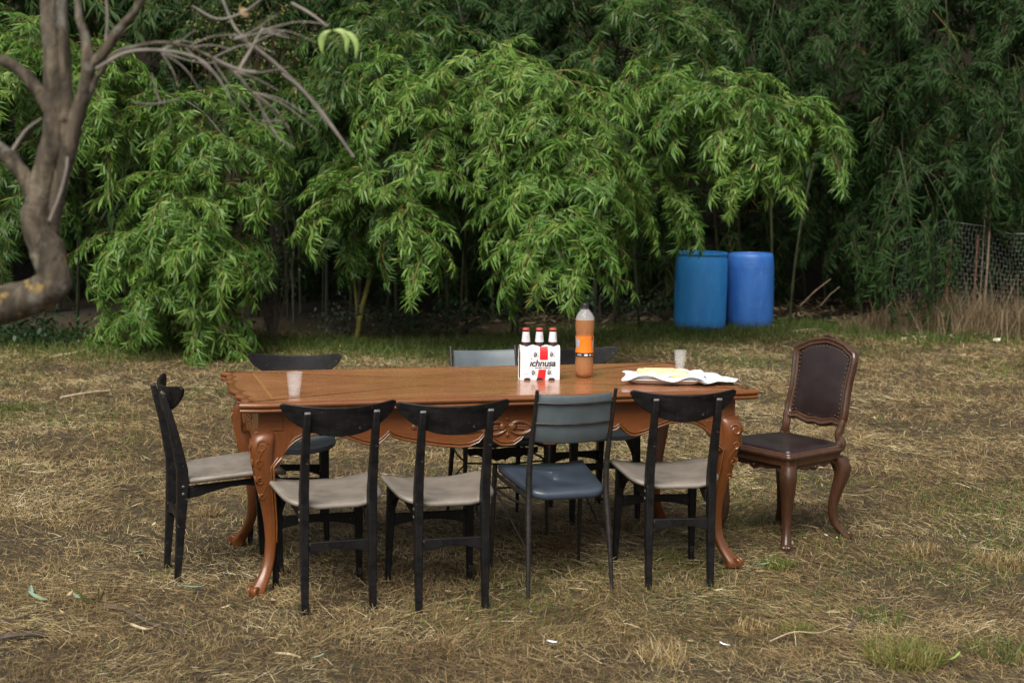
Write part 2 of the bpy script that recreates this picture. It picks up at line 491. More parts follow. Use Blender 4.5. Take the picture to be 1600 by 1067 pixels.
M['rust'] = mat_plain('rusty_steel', (0.10, 0.042, 0.026), 0.85, 0.4, 25, 0.3)
M['wire'] = mat_plain('galvanised_wire', (0.10, 0.105, 0.10), 0.5, 0.3, 15)

def mat_bark():
    t = NT('grey_bark_with_lichen'); c = t.coord()
    f = t.noise(t.coord((1, 1, 0.35)), 28, 7, 0.65, 0.6)
    cc = t.ramp(f, [(0.3, (0.014, 0.010, 0.006)), (0.5, (0.062, 0.047, 0.030)), (0.72, (0.17, 0.138, 0.095))])
    g = t.ramp(t.noise(c, 14, 5, 0.6), [(0.56, 0.0), (0.66, 1.0)])
    cc = t.mix(t.math('MULTIPLY', g, 0.4), cc, (0.26, 0.26, 0.235))
    # yellow lichen grows on the low crooked limb only
    z = t.n('SeparateXYZ', {'Vector': c}).outputs[2]
    lowm = t.math('LESS_THAN', z, 1.475)
    y = t.math('MULTIPLY', t.ramp(t.noise(c, 30, 4, 0.6), [(0.58, 0.0), (0.64, 1.0)]), lowm)
    cc = t.mix(t.math('MULTIPLY', y, 0.85), cc, (0.27, 0.18, 0.05))
    t.p(color=cc, rough=0.85); t.bump(f, 1.0, 0.016); return t.m
M['bark'] = mat_bark()
M['deadtwig'] = mat_plain('grey_dead_twig', (0.17, 0.15, 0.13), 0.8, 0.35, 25, 0.3)

def mat_ground():
    t = NT('dry_field_soil'); c = t.coord()
    f = t.noise(c, 1.1, 6, 0.6)
    g = t.noise(c, 16, 7, 0.7)
    h = t.noise(c, 90, 4, 0.7)
    cc = t.ramp(f, [(0.3, (0.060, 0.046, 0.030)), (0.7, (0.115, 0.088, 0.05))])
    cc = t.mix(t.ramp(g, [(0.45, 0.0), (0.65, 0.8)]), cc, (0.20, 0.155, 0.08))
    cc = t.mix(t.ramp(h, [(0.4, 0.7), (0.6, 0.0)]), cc, (0.035, 0.027, 0.02))
    # under the thicket: leaf mould, blackened to paint in the shade of the hollows
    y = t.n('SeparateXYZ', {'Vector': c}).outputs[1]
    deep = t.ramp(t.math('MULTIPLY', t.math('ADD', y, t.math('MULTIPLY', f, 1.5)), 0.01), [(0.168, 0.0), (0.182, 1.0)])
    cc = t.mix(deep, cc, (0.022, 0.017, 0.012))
    t.p(color=cc, rough=0.95, spec=0.2)
    t.bump(t.math('ADD', g, h), 0.8, 0.03); return t.m
M['ground'] = mat_ground()

# ------------------------------------------------------------------ ground: one sheet out to the horizon
gx = np.concatenate([-np.geomspace(400, 12.5, 14), np.arange(-12, 12.01, 0.15), np.geomspace(12.5, 400, 14)])
gy = np.concatenate([-np.geomspace(300, 2.5, 12), np.arange(-2, 26.01, 0.15), np.geomspace(26.5, 400, 14)])
GX, GY = np.meshgrid(gx, gy)
GV = np.stack([GX.ravel(), GY.ravel(), hgt(GX, GY).ravel()], 1)
nx, ny = len(gx), len(gy)
ii = (np.arange(ny - 1)[:, None] * nx + np.arange(nx - 1)[None, :]).ravel()
GT = np.concatenate([np.stack([ii, ii + 1, ii + nx + 1], 1), np.stack([ii, ii + nx + 1, ii + nx], 1)])
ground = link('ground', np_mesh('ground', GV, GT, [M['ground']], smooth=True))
tag(ground, kind='structure')

# ------------------------------------------------------------------ bamboo
def rot_to(d, n):
    return n

def leaf_verts(b, d, w, L, wid, droop):
    p1 = b + d * (0.30 * L); p2 = b + d * (0.66 * L) + Vector((0, 0, -droop * 0.35 * L)); p3 = b + d * L + Vector((0, 0, -droop * L))
    return [b, p1 + w * (wid * 0.5), p1 - w * (wid * 0.5), p2 + w * (wid * 0.40), p2 - w * (wid * 0.40), p3]
LEAF_T = [(0, 1, 2), (1, 3, 4), (1, 4, 2), (3, 5, 4)]

def make_spray(seed, L=0.75, n_side=11, leaf_len=0.112, leaf_w=0.0162, p0=0.25, p1=-1.0, per=(6, 9)):
    r = random.Random(seed)
    V = []; T = []; tint = []; TM = []
    def add_leaf(b, d, L_, base):
        d = d.normalized()
        h = d.cross(Vector((0, 0, 1)))
        h = h.normalized() if h.length > 1e-3 else Vector((1, 0, 0))
        nrm = h.cross(d)
        a = r.gauss(0, 0.6)
        w = h * math.cos(a) + nrm * math.sin(a)
        n = len(V)
        V.extend(leaf_verts(b, d, w, L_, leaf_w * r.uniform(0.75, 1.2), r.uniform(0.02, 0.28)))
        T.extend(tuple(i + n for i in t) for t in LEAF_T); TM.extend([0] * 4)
        tv = min(1, max(0, base + r.gauss(0, 0.2)))
        if r.random() < 0.02: tv = 1.0
        tint.extend([tv] * 6)
    def add_tube(pts, r0, r1):
        n = len(V); m = len(pts)
        for i, p in enumerate(pts):
            rr = r0 + (r1 - r0) * i / (m - 1)
            for k in range(3):
                a = 2 * PI * k / 3
                V.append(p + Vector((0, math.cos(a), math.sin(a))) * rr); tint.append(0.5)
        for i in range(m - 1):
            for k in range(3):
                l = (k + 1) % 3
                a, b, c, d = n + i * 3 + k, n + i * 3 + l, n + i * 3 + 3 + l, n + i * 3 + 3 + k
                T.extend([(a, b, c), (a, c, d)]); TM.extend([1, 1])
    pts = [Vector((0, 0, 0))]; dirs = []
    yaw = r.uniform(-0.2, 0.2)
    for i in range(10):
        s = i / 9
        p = p0 + (p1 - p0) * s ** 0.9
        d = Vector((math.cos(p) * math.cos(yaw), math.cos(p) * math.sin(yaw), math.sin(p)))
        yaw += r.uniform(-0.12, 0.12)
        dirs.append(d); pts.append(pts[-1] + d * (L / 10))
    add_tube(pts[::3], 0.0035, 0.0015)
    for i in range(n_side):
        s = 0.08 + 0.92 * (i + r.uniform(-0.3, 0.3)) / (n_side - 1)
        s = min(max(s, 0.02), 0.999)
        k = min(int(s * 10), 9)
        b = pts[k].lerp(pts[k + 1], s * 10 - k)
        md = dirs[k]
        side = 1 if i % 2 else -1
        lat = md.cross(Vector((0, 0, 1))).normalized() * side
        td = (md * r.uniform(0.5, 0.9) + lat * r.uniform(0.3, 0.9) * (1.1 - 0.7 * s) + Vector((0, 0, r.uniform(-0.2, 0.35)))).normalized()
        tl = r.uniform(0.08, 0.19) * (1.1 - 0.5 * s)
        tp = [b]
        for q in range(3):
            tp.append(tp[-1] + td * (tl / 3)); td = (td + Vector((0, 0, -0.16))).normalized()
        add_tube([tp[0], tp[2], tp[3]], 0.0018, 0.001)
        m = r.randint(*per)
        base = r.uniform(0.25, 0.6)
        for q in range(m):
            u = 0.38 + 0.62 * q / (m - 1)
            kk = min(int(u * 3), 2)
            lb = tp[kk].lerp(tp[kk + 1], u * 3 - kk)
            s2 = 1 if q % 2 else -1
            ld = (td * 0.75 + td.cross(Vector((0, 0, 1))).normalized() * s2 * r.uniform(0.1, 1.25) + Vector((r.gauss(0, .28), r.gauss(0, .28), r.uniform(-0.6, 0.2))))
            add_leaf(lb, ld, leaf_len * r.uniform(0.65, 1.25), base)
    return np.array([tuple(p) for p in V]), np.array(T), np.array(tint), np.array(TM)

SPRAYS = [make_spray(100 + i, L=0.36 + 0.05 * (i % 5), n_side=13 + i % 4, p0=0.6 - 0.15 * (i % 4), p1=-0.35 - 0.15 * (i % 4)) for i in range(10)]
HANG = [make_spray(200 + i, L=0.7 + 0.05 * (i % 3), n_side=15, leaf_len=0.125, leaf_w=0.0155, p0=-0.2, p1=-1.2) for i in range(6)]
SPRAY_ME = {}
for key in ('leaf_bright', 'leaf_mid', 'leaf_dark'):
    SPRAY_ME[key] = [np_mesh('leafy_branch', V, T, [M[key], M['twig_shade' if 'dark' in key else 'twig']], tint, TM) for V, T, tint, TM in SPRAYS]
    SPRAY_ME[key + '_hang'] = [np_mesh('leafy_branch', V, T, [M[key], M['twig_shade' if 'dark' in key else 'twig']], tint, TM) for V, T, tint, TM in HANG]

def bamboo(label, base, spine, n, width, leaf='leaf_bright', hang=False, t0=0.2, scale=1.0, group=None, seed=0, culm_r=0.017, culm='culm', extra=None):
    """spine: list of (px, py, Y) the leafy top follows; base: (px, Y) of the foot of the culm"""
    r = random.Random(seed * 31 + 5)
    foot = at(base[0], 500, base[1]); foot.z = float(hgt(np.float64(foot.x), np.float64(foot.y))) - 0.05
    sp = [at(*s) for s in spine]
    root = thing('bamboo', label, 'bamboo', foot, 0, group)
    up = sp[0]
    mid = foot.lerp(up, 0.5) + Vector((0, 0.25, 0.1))
    path = crom([foot, mid] + sp, 40)
    mb = MB()
    rad = [culm_r * (1 - 0.85 * i / 39) + 0.0015 for i in range(40)]
    for i in range(0, 30, 3): rad[i] *= 1.18                      # nodes
    mb.tube([p - foot for p in path], rad, 6)
    leafy = crom(sp, 60)
    me_list = SPRAY_ME[leaf + ('_hang' if hang else '')]
    def put(q, yaw, pit, sc_):
        o = link('leafy_branch', me_list[r.randrange(len(me_list))], root)
        o.matrix_local = Matrix.LocRotScale(q - foot, Euler((r.uniform(-0.45, 0.45), -pit, yaw), 'XYZ'), (sc_, sc_, sc_))
    per = 5 if hang else 7
    nf = max(3, int(n * (1.0 if hang else 2.0) / per))
    for i in range(nf):
        t = t0 + (1 - t0) * ((i + r.random()) / nf)
        k = t * 59; a = min(int(k), 58)
        p = leafy[a].lerp(leafy[a + 1], k - a)
        tan = (leafy[min(a + 2, 59)] - leafy[max(a - 2, 0)]).normalized()
        lat = tan.cross(Vector((0, 0, 1)))
        lat = lat.normalized() if lat.length > 0.05 else Vector((1, 0, 0))
        lat.z = 0
        side = 1 if i % 2 else -1
        d = lat * side * r.uniform(0.35, 1.0) + Vector((tan.x, tan.y, 0)) * r.uniform(0.1, 0.9) + Vector((0, -1, 0)) * r.uniform(0.0, 0.7)
        d = d.normalized() if d.length > 0.05 else Vector((0, -1, 0))
        Lf = width * r.uniform(0.8, 1.75) * (1.1 - 0.35 * t)
        rise = r.uniform(-0.05, 0.45) if not hang else r.uniform(-0.5, 0.1)
        sag = r.uniform(0.55, 1.25) if not hang else r.uniform(1.0, 1.8)
        fr_ = [p + d * (Lf * u) + Vector((0, 0, Lf * (rise * u - sag * u * u))) for u in [j / 8 for j in range(9)]]
        mb.tube([q - foot for q in fr_[::2]], [0.0055, 0.0045, 0.0035, 0.0025, 0.0015], 3)
        for j in range(per):
            u = 0.16 + 0.84 * (j + r.uniform(0.2, 0.8)) / per
            kk = min(int(u * 8), 7)
            q = fr_[kk].lerp(fr_[kk + 1], u * 8 - kk)
            tf_ = (fr_[kk + 1] - fr_[kk]).normalized()
            yaw = math.atan2(tf_.y, tf_.x) + (1 if j % 2 else -1) * r.uniform(0.1, 1.1)
            pit = math.asin(max(-1, min(1, tf_.z))) * 0.75 + r.uniform(-0.35, 0.35)
            put(q + Vector((r.gauss(0, .03), r.gauss(0, .03), r.gauss(0, .03))), yaw, pit, scale * r.uniform(0.7, 1.2) * (1.1 - 0.25 * u))
    mb.build('culm', M[culm], root)
    return root

BG = 'leaning bamboo plants at the edge of the thicket'
P = bamboo
# the tall arch in the middle and what hangs from it
P('bright bamboo arching over to the right above the pointed spray behind the orange bottle', (700, 15.6), [(690, 330, 15.2), (705, 130, 14.4), (780, 90, 13.8), (865, 150, 13.4), (925, 260, 13.2)], 52, 0.56, seed=1, t0=0.25)
P('bright bamboo cascading down the left half of the central arch', (640, 15.6), [(660, 330, 15.2), (700, 120, 14.4), (650, 140, 13.9), (612, 250, 13.5), (595, 340, 13.3)], 46, 0.54, seed=2, t0=0.25)
P('bamboo spray hanging lowest, its tip just above the orange drink bottle', (810, 15.4), [(790, 270, 14.6), (825, 215, 13.6), (868, 280, 13.0), (880, 350, 12.7), (878, 408, 12.5)], 44, 0.34, seed=3, t0=0.2)
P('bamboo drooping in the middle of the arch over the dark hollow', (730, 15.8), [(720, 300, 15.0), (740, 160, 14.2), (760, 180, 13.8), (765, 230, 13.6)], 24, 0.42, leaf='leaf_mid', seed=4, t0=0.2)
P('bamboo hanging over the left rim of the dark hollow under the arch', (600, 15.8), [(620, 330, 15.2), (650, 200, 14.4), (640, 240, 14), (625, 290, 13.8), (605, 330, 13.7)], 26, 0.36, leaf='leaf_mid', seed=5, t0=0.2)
P('bamboo spray pointing down left of the hanging tip, over the three beer bottles', (800, 15.4), [(820, 280, 14.4), (845, 260, 13.6), (838, 300, 13.2), (825, 345, 13.0)], 18, 0.20, seed=6, t0=0.2)
# right of the arch
P('bright bamboo sweeping far to the right above the two barrels', (1000, 16.6), [(985, 250, 16), (1010, 110, 15.0), (1080, 115, 14.4), (1165, 145, 14.1), (1215, 175, 13.9)], 46, 0.40, seed=7, t0=0.2)
P('bamboo with a broad drooping fan right above the deep blue barrel', (1060, 16.9), [(1060, 260, 16.2), (1090, 160, 15.0), (1145, 155, 14.4), (1180, 195, 14.1), (1180, 240, 14.0)], 34, 0.36, seed=8, t0=0.2)
P('bamboo spray drooping beside the left edge of the light blue barrel', (960, 16.4), [(980, 330, 15.6), (985, 240, 14.8), (1010, 280, 14.5), (1010, 335, 14.4)], 24, 0.28, leaf='leaf_bright', seed=9, t0=0.15)
P('bamboo top filling the upper edge above the right sweeping plume', (960, 17.2), [(960, 120, 16.4), (980, 20, 15.4), (1030, 10, 15), (1070, 60, 14.8)], 28, 0.5, leaf='leaf_mid', seed=10, t0=0.1)
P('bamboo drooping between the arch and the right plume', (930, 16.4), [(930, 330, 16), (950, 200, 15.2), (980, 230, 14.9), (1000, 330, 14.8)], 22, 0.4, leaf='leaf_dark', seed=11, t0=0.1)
# left clump
P('bamboo with the widest fan in the left clump, drooping to the grass', (260, 14.9), [(240, 330, 14.6), (250, 270, 14.0), (280, 290, 13.6), (315, 345, 13.3), (325, 410, 13.1)], 44, 0.42, leaf='leaf_bright', seed=12, t0=0.1)
P('bamboo top nodding to the right high in the left clump', (250, 15.2), [(210, 230, 14.8), (240, 150, 14.2), (310, 170, 13.9), (370, 240, 13.7)], 32, 0.42, leaf='leaf_bright', seed=13, t0=0.1)
P('yellow green bamboo right behind the grey tree trunk', (120, 15.0), [(100, 200, 14.6), (120, 80, 14), (165, 130, 13.7), (190, 220, 13.5)], 30, 0.36, leaf='leaf_bright', seed=14, t0=0.1)
P('bamboo drooping low to the ground at the foot of the left clump', (200, 14.8), [(190, 400, 14.3), (220, 350, 13.8), (255, 400, 13.4), (290, 450, 13.2)], 34, 0.42, leaf='leaf_bright', seed=15, t0=0.1)
P('bamboo filling the upper left corner behind the tree', (0, 15.2), [(-20, 200, 14.8), (-10, 60, 14.2), (40, 40, 13.8), (80, 130, 13.6)], 34, 0.5, leaf='leaf_bright', seed=16, t0=0.1)
P('bamboo below the left tree branch beside the crooked limb', (10, 15.0), [(0, 360, 14.6), (-20, 250, 14.2), (20, 260, 13.9), (50, 350, 13.7)], 30, 0.42, leaf='leaf_mid', seed=17, t0=0.1)
P('bamboo lying over with its leaves on the grass left of the table', (170, 14.4), [(160, 500, 14.2), (180, 475, 13.9), (240, 485, 13.6), (300, 512, 13.4)], 20, 0.26, leaf='leaf_bright', seed=18, t0=0.0, scale=0.85)
P('bamboo hanging at the right rim of the left clump over the dark cavity', (390, 15.2), [(280, 400, 14.6), (295, 320, 14.1), (315, 350, 13.8), (325, 410, 13.6)], 22, 0.26, leaf='leaf_mid', seed=19, t0=0.1)
# between the left clump and the arch, deeper and darker
P('slender bamboo standing between the left clump and the arch', (510, 16.2), [(500, 300, 16), (510, 120, 15.2), (540, 150, 14.9), (550, 270, 14.8)], 30, 0.42, leaf='leaf_mid', seed=20, t0=0.1)
P('bamboo top crossing the upper edge left of the arch', (560, 16.0), [(560, 200, 15.8), (570, 30, 15), (600, 20, 14.6), (620, 80, 14.4)], 30, 0.5, leaf='leaf_mid', seed=21, t0=0.1)
P('dark bamboo behind the long bare twig', (460, 16.6), [(440, 330, 16.4), (430, 130, 15.7), (470, 150, 15.4), (490, 270, 15.2)], 36, 0.46, leaf='leaf_mid', seed=22, t0=0.1)
P('bamboo leaning out beside the bright yellow culm', (560, 16), [(540, 400, 15.6), (560, 320, 15.1), (590, 340, 14.8), (600, 385, 14.7)], 22, 0.32, leaf='leaf_mid', seed=23, t0=0.1, culm='culm_yellow')
# dark curtain on the right
k = 30
DG = 'dark bamboo curtain on the right'
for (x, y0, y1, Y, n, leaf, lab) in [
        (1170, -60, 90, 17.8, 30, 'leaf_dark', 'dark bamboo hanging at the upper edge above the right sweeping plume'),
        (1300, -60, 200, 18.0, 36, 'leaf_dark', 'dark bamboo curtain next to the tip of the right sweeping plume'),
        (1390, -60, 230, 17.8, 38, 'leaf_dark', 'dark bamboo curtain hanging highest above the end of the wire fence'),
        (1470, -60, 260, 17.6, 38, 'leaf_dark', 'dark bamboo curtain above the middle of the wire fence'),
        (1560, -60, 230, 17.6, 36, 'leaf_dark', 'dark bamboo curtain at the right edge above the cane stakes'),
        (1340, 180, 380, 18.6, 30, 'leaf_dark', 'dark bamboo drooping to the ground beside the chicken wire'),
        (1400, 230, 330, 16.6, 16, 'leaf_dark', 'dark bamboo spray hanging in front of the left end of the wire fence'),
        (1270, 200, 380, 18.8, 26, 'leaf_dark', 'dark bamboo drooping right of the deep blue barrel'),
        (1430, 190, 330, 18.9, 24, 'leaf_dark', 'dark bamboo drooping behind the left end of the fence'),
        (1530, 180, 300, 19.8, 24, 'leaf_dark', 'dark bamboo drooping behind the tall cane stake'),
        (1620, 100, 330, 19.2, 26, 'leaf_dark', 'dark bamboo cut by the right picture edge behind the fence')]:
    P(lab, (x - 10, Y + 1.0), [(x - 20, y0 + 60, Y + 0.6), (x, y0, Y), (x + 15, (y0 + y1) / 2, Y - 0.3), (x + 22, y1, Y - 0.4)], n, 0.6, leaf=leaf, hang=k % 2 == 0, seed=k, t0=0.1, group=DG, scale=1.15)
    k += 1
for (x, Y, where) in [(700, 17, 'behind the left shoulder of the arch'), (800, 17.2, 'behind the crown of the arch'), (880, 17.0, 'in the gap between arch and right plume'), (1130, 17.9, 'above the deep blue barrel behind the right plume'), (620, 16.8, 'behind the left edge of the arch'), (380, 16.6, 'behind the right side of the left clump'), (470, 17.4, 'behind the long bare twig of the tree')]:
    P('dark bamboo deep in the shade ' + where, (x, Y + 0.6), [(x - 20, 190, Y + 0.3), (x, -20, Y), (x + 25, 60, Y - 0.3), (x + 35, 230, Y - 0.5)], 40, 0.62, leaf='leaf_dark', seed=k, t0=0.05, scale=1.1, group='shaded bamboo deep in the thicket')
    k += 1

# bare culms in the hollows
for i, (x, y, Y, ln, lean, m) in enumerate([(432, 500, 16.0, 2.2, 0.04, 'culm'), (548, 500, 15.6, 2.0, 0.05, 'culm'), (1345, 470, 17.6, 1.5, 0.1, 'culm'), (1235, 470, 16.6, 1.9, 0.1, 'culm'), (930, 480, 16.5, 1.6, 0.02, 'culm'), (1205, 470, 17, 1.8, -0.05, 'culm'), (450, 500, 16.8, 2.2, -0.06, 'culm'), (505, 500, 16.9, 2.0, 0.03, 'culm'), (720, 490, 16.8, 2.0, 0.08, 'culm'), (770, 490, 16.9, 2.1, -0.04, 'culm')]):
    b = at(x, y, Y); b.z = 0
    path = [b + Vector((lean * ln * s * s, -0.1 * s, ln * s)) for s in [j / 12 for j in range(13)]]
    mb = MB(); mb.tube(path, [0.014 * (1.25 if j % 2 else 1) for j in range(13)], 6)
    tag(mb.build('bare_bamboo', M[m]), ['thin bare stem at the left side of the dark cavity', 'thin bare stem standing against the bright yellow culm', 'slanting bare stem in the dark left of the fence', 'bare stem in the dark right of the deep blue barrel', 'short bare stem right of the orange drink bottle', 'bare stem just behind the deep blue barrel', 'bare stem leaning left deep in the dark cavity', 'bare stem deep in the dark cavity left of the yellow culm', 'bare stem leaning right in the hollow under the arch', 'bare stem leaning left in the hollow under the arch'][i], 'bamboo stem', 'bare stems in the dark of the thicket')
b = at(557, 492, 14.9); b.z = 0
mb = MB(); mb.tube([b, b + Vector((0.06, 0, 0.35)), b + Vector((0.16, 0, 0.75)), b + Vector((0.30, 0.1, 1.3))], [0.026, 0.024, 0.022, 0.018], 8)
tag(mb.build('bare_bamboo', M['culm_yellow']), 'bright yellow green bamboo stem leaning right at the edge of the dark cavity', 'bamboo stem')

# the mass of the thicket behind: thousands of leafy sprays in one object
def scatter_sprays(lib, n, sampler, scale=(0.9, 1.4), tint_shift=0.0):
    VV, TT, tt, mm = [], [], [], []
    off = 0
    for i in range(n):
        V, T, tint, TM = lib[rng.integers(len(lib))]
        keep = TM == 0
        x, y, z = sampler()
        yaw = rng.uniform(0, 2 * PI) if rng.random() < 0.3 else -PI / 2 + rng.normal(0, 0.9)
        pit = rng.uniform(-0.3, 0.7)
        s = rng.uniform(*scale)
        m = np.array(Euler((rng.uniform(-.4, .4), pit, yaw)).to_matrix()) * s
        VV.append(V @ m.T + (x, y, z)); TT.append(T + off); tt.append(np.clip(tint + tint_shift + rng.normal(0, .1), 0, 1)); mm.append(TM)
        off += len(V)
    return np.concatenate(VV), np.concatenate(TT), np.concatenate(tt), np.concatenate(mm)

def thicket_pos():
    while True:
        y = rng.uniform(17.0, 22.5); x = rng.uniform(-11, 11); z = rng.uniform(0.3, 7.5)
        if x > 1.8 and y < 19.0: continue
        if z < 1.9 and y < 19.4 and rng.random() < 0.9: continue
        return x, y, z
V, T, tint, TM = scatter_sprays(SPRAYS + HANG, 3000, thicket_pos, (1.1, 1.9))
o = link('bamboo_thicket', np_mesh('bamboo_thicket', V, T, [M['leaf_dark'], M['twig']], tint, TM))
tag(o, 'dark mass of bamboo foliage filling the depth behind the front plants', 'thicket', kind='stuff')

# ------------------------------------------------------------------ dining table
TX, TY, TR = -0.1258, 6.3217, 0.2746
TA, TB = 1.10, 0.49
table = thing('dining_table', 'long polished wooden dining table with carved cabriole legs and scalloped edge', 'table', (TX, TY, 0), TR)

def half_side(y):      # scalloped short end: x offset as function of |y|
    y = abs(y)
    return lerp_table([(0, 0.0), (0.05, -0.002), (0.10, -0.010), (0.135, -0.021), (0.15, -0.026), (0.165, -0.020), (0.20, -0.010), (0.24, -0.012), (0.275, -0.026), (0.29, -0.034), (0.305, -0.028), (0.34, -0.018), (0.375, -0.022), (0.405, -0.036), (0.418, -0.040), (0.43, -0.032), (0.455, -0.014), (0.475, -0.006), (0.49, -0.004)], y) * 1.2

def table_outline():
    pts = []
    N = 60
    ys = [-TB + 0.012 + (2 * TB - 0.024) * i / N for i in range(N + 1)]
    for y in ys: pts.append(Vector((TA + half_side(y), y, 0)))
    for i in range(1, 40):
        x = TA - 0.02 - (2 * TA - 0.04) * i / 40
        pts.append(Vector((x, TB - 0.006 * (1 - abs(math.cos(PI * x / TA))), 0)))
    for y in reversed(ys): pts.append(Vector((-TA - half_side(y), y, 0)))
    for i in range(1, 40):
        x = -TA + 0.02 + (2 * TA - 0.04) * i / 40
        pts.append(Vector((x, -TB + 0.006 * (1 - abs(math.cos(PI * x / TA))), 0)))
    return pts
OUT = table_outline()
NRM = []
for i in range(len(OUT)):
    t = (OUT[(i + 1) % len(OUT)] - OUT[i - 1]).normalized()
    NRM.append(Vector((t.y, -t.x, 0)))
NRM = [((NRM[i - 1] + NRM[i] * 2 + NRM[(i + 1) % len(NRM)]) / 4) for i in range(len(NRM))]
def ring(inset, z): return [p - n * inset + Vector((0, 0, z)) for p, n in zip(OUT, NRM)]
prof = [(0.030, 0.779), (0.022, 0.7795), (0.012, 0.7785), (0.004, 0.775), (0.0, 0.769), (0.0, 0.764), (0.004, 0.759), (0.011, 0.757), (0.012, 0.754), (0.007, 0.752), (0.004, 0.747), (0.006, 0.742), (0.014, 0.738), (0.045, 0.737)]
mb = MB(); mb.rings([ring(a, z) for a, z in prof], cap=False)
mb.build('edge_moulding', M['moulding'], table, angle=50)
def shrink(rg, k_): return [Vector((p.x * k_, p.y * k_, p.z)) for p in rg]
r0_, r1_ = ring(0.045, 0.7375), ring(0.0305, 0.780)
mb = MB(); mb.rings([shrink(r0_, k_) for k_ in (0.01, 0.5, 0.9, 1)] + [ring(0.0305, 0.745)] + [shrink(r1_, k_) for k_ in (1, 0.97, 0.9, 0.7, 0.4, 0.1, 0.01)])
mb.build('tabletop', M['tabletop'], table, smooth=False)

AX, AY = 1.012, 0.410                # apron planes
APT = 0.737
drop = [(0, .178), (.03, .175), (.06, .155), (.078, .130), (.086, .118), (.094, .130), (.12, .160), (.16, .176), (.20, .178), (.28, .170), (.36, .155), (.43, .140), (.475, .126), (.492, .112), (.508, .130), (.535, .152), (.56, .157), (.60, .148), (.66, .124), (.72, .106), (.77, .103), (.81, .107), (.845, .117), (.87, .130), (.894, .150), (.914, .175), (.930, .205), (.940, .235)]
dropS = [(0, .15), (.05, .14), (.085, .108), (.11, .125), (.15, .145), (.19, .15), (.23, .135), (.27, .118), (.30, .122), (.325, .145), (.34, .18), (.347, .21)]
def apron(length, tab, name, fn, thick=0.026, mat='table'):
    xs = sorted(set([-t[0] for t in tab] + [t[0] for t in tab] + [s * (a[0] + b[0]) / 2 for a, b in zip(tab, tab[1:]) for s in (-1, 1)]))
    tops = [(x, APT) for x in xs]; bots = [(x, APT - lerp_table(tab, abs(x))) for x in xs]
    mb = MB(); mb.strip_solid(tops, bots, fn, 0, thick)
    o = mb.build(name, M[mat], table, angle=30)
    for dz, r in ((0.006, 0.0055), (0.019, 0.004)):
        mb = MB(); mb.tube([Vector(fn(x, z + dz, -0.001)) for x, z in bots], r, 6)
        mb.build('bead', M['moulding'], o, angle=60)
    return o
fa = apron(AX, drop, 'apron', lambda x, z, t: Vector((x, -AY + t, z)))
apron(AX, drop, 'apron', lambda x, z, t: Vector((x, AY - t, z)))
for s in (-1, 1):
    sa = apron(AY, dropS, 'apron', lambda x, z, t, s=s: Vector((s * (AX - t), x, z)))
    mb = MB()
    for q in (-1, 1):
        for j, (yy, zz, rr) in enumerate(((0.02, .665, .020), (0.05, .67, .016), (0.085, .668, .012), (0.12, .664, .009), (0.03, .64, .012))):
            mb.ball((s * (AX + 0.002), q * yy, zz), (0.009, rr, rr * 0.7), 6)
        pass
    mb.build('carving', M['moulding'], sa)

# carved cartouche in the middle of the long aprons
def cartouche(s, parent):
    mb = MB()
    def P3(x, z, d=0.0): return Vector((x, s * (AY + 0.001 + d), z))
    for q in (-1, 1):
        # leaf loop: an almond of two tapering ribs round a hollow, folded at the middle
        for up in (-1, 1):
            pts = []
            for i in range(17):
                u = i / 16
                x = 0.008 + 0.125 * u
                z = 0.640 + up * (0.030 * math.sin(PI * min(1, u * 1.12 + 0.06)) ** 0.8 * (1 - 0.35 * u)) - 0.006 * u
                pts.append(P3(q * x, z, 0.003))
            mb.tube(pts, [0.0045 + 0.0035 * math.sin(PI * i / 16) for i in range(17)], 6)
        for zz, r in ((0.646, 0.0065), (0.636, 0.0055)):
            mb.tube([P3(q * (0.040 + 0.075 * i / 8), zz - 0.007 * i / 8, 0.002) for i in range(9)], [r * (1 - 0.6 * abs(i / 8 - 0.3)) for i in range(9)], 6)
        mb.ball(P3(q * 0.022, 0.643, 0.003), (0.016, 0.012, 0.018), 8)
        # long branch running out to a bud
        mb.tube([P3(q * (0.12 + 0.26 * u), 0.632 - 0.010 * math.sin(u * 6.0) + 0.020 * u * u, 0.001) for u in [i / 20 for i in range(21)]], [0.0075 - 0.0035 * math.sin(PI * i / 20) for i in range(21)], 6)
        mb.tube([P3(q * (0.20 + 0.10 * u), 0.628 + 0.02 * u, 0.001) for u in [i / 8 for i in range(9)]], [0.006 - 0.004 * i / 8 for i in range(9)], 6)
        mb.ball(P3(q * 0.392, 0.655, 0.0), (0.014, 0.010, 0.012), 8)
        mb.ball(P3(q * 0.372, 0.651, 0.0), (0.012, 0.008, 0.014), 8)
    mb.ball(P3(0, 0.675, 0.002), (0.010, 0.008, 0.007), 6)
    mb.ball(P3(0, 0.610, 0.002), (0.008, 0.008, 0.010), 6)
    return mb.build('carving', M['moulding'], parent)
cartouche(-1, fa)

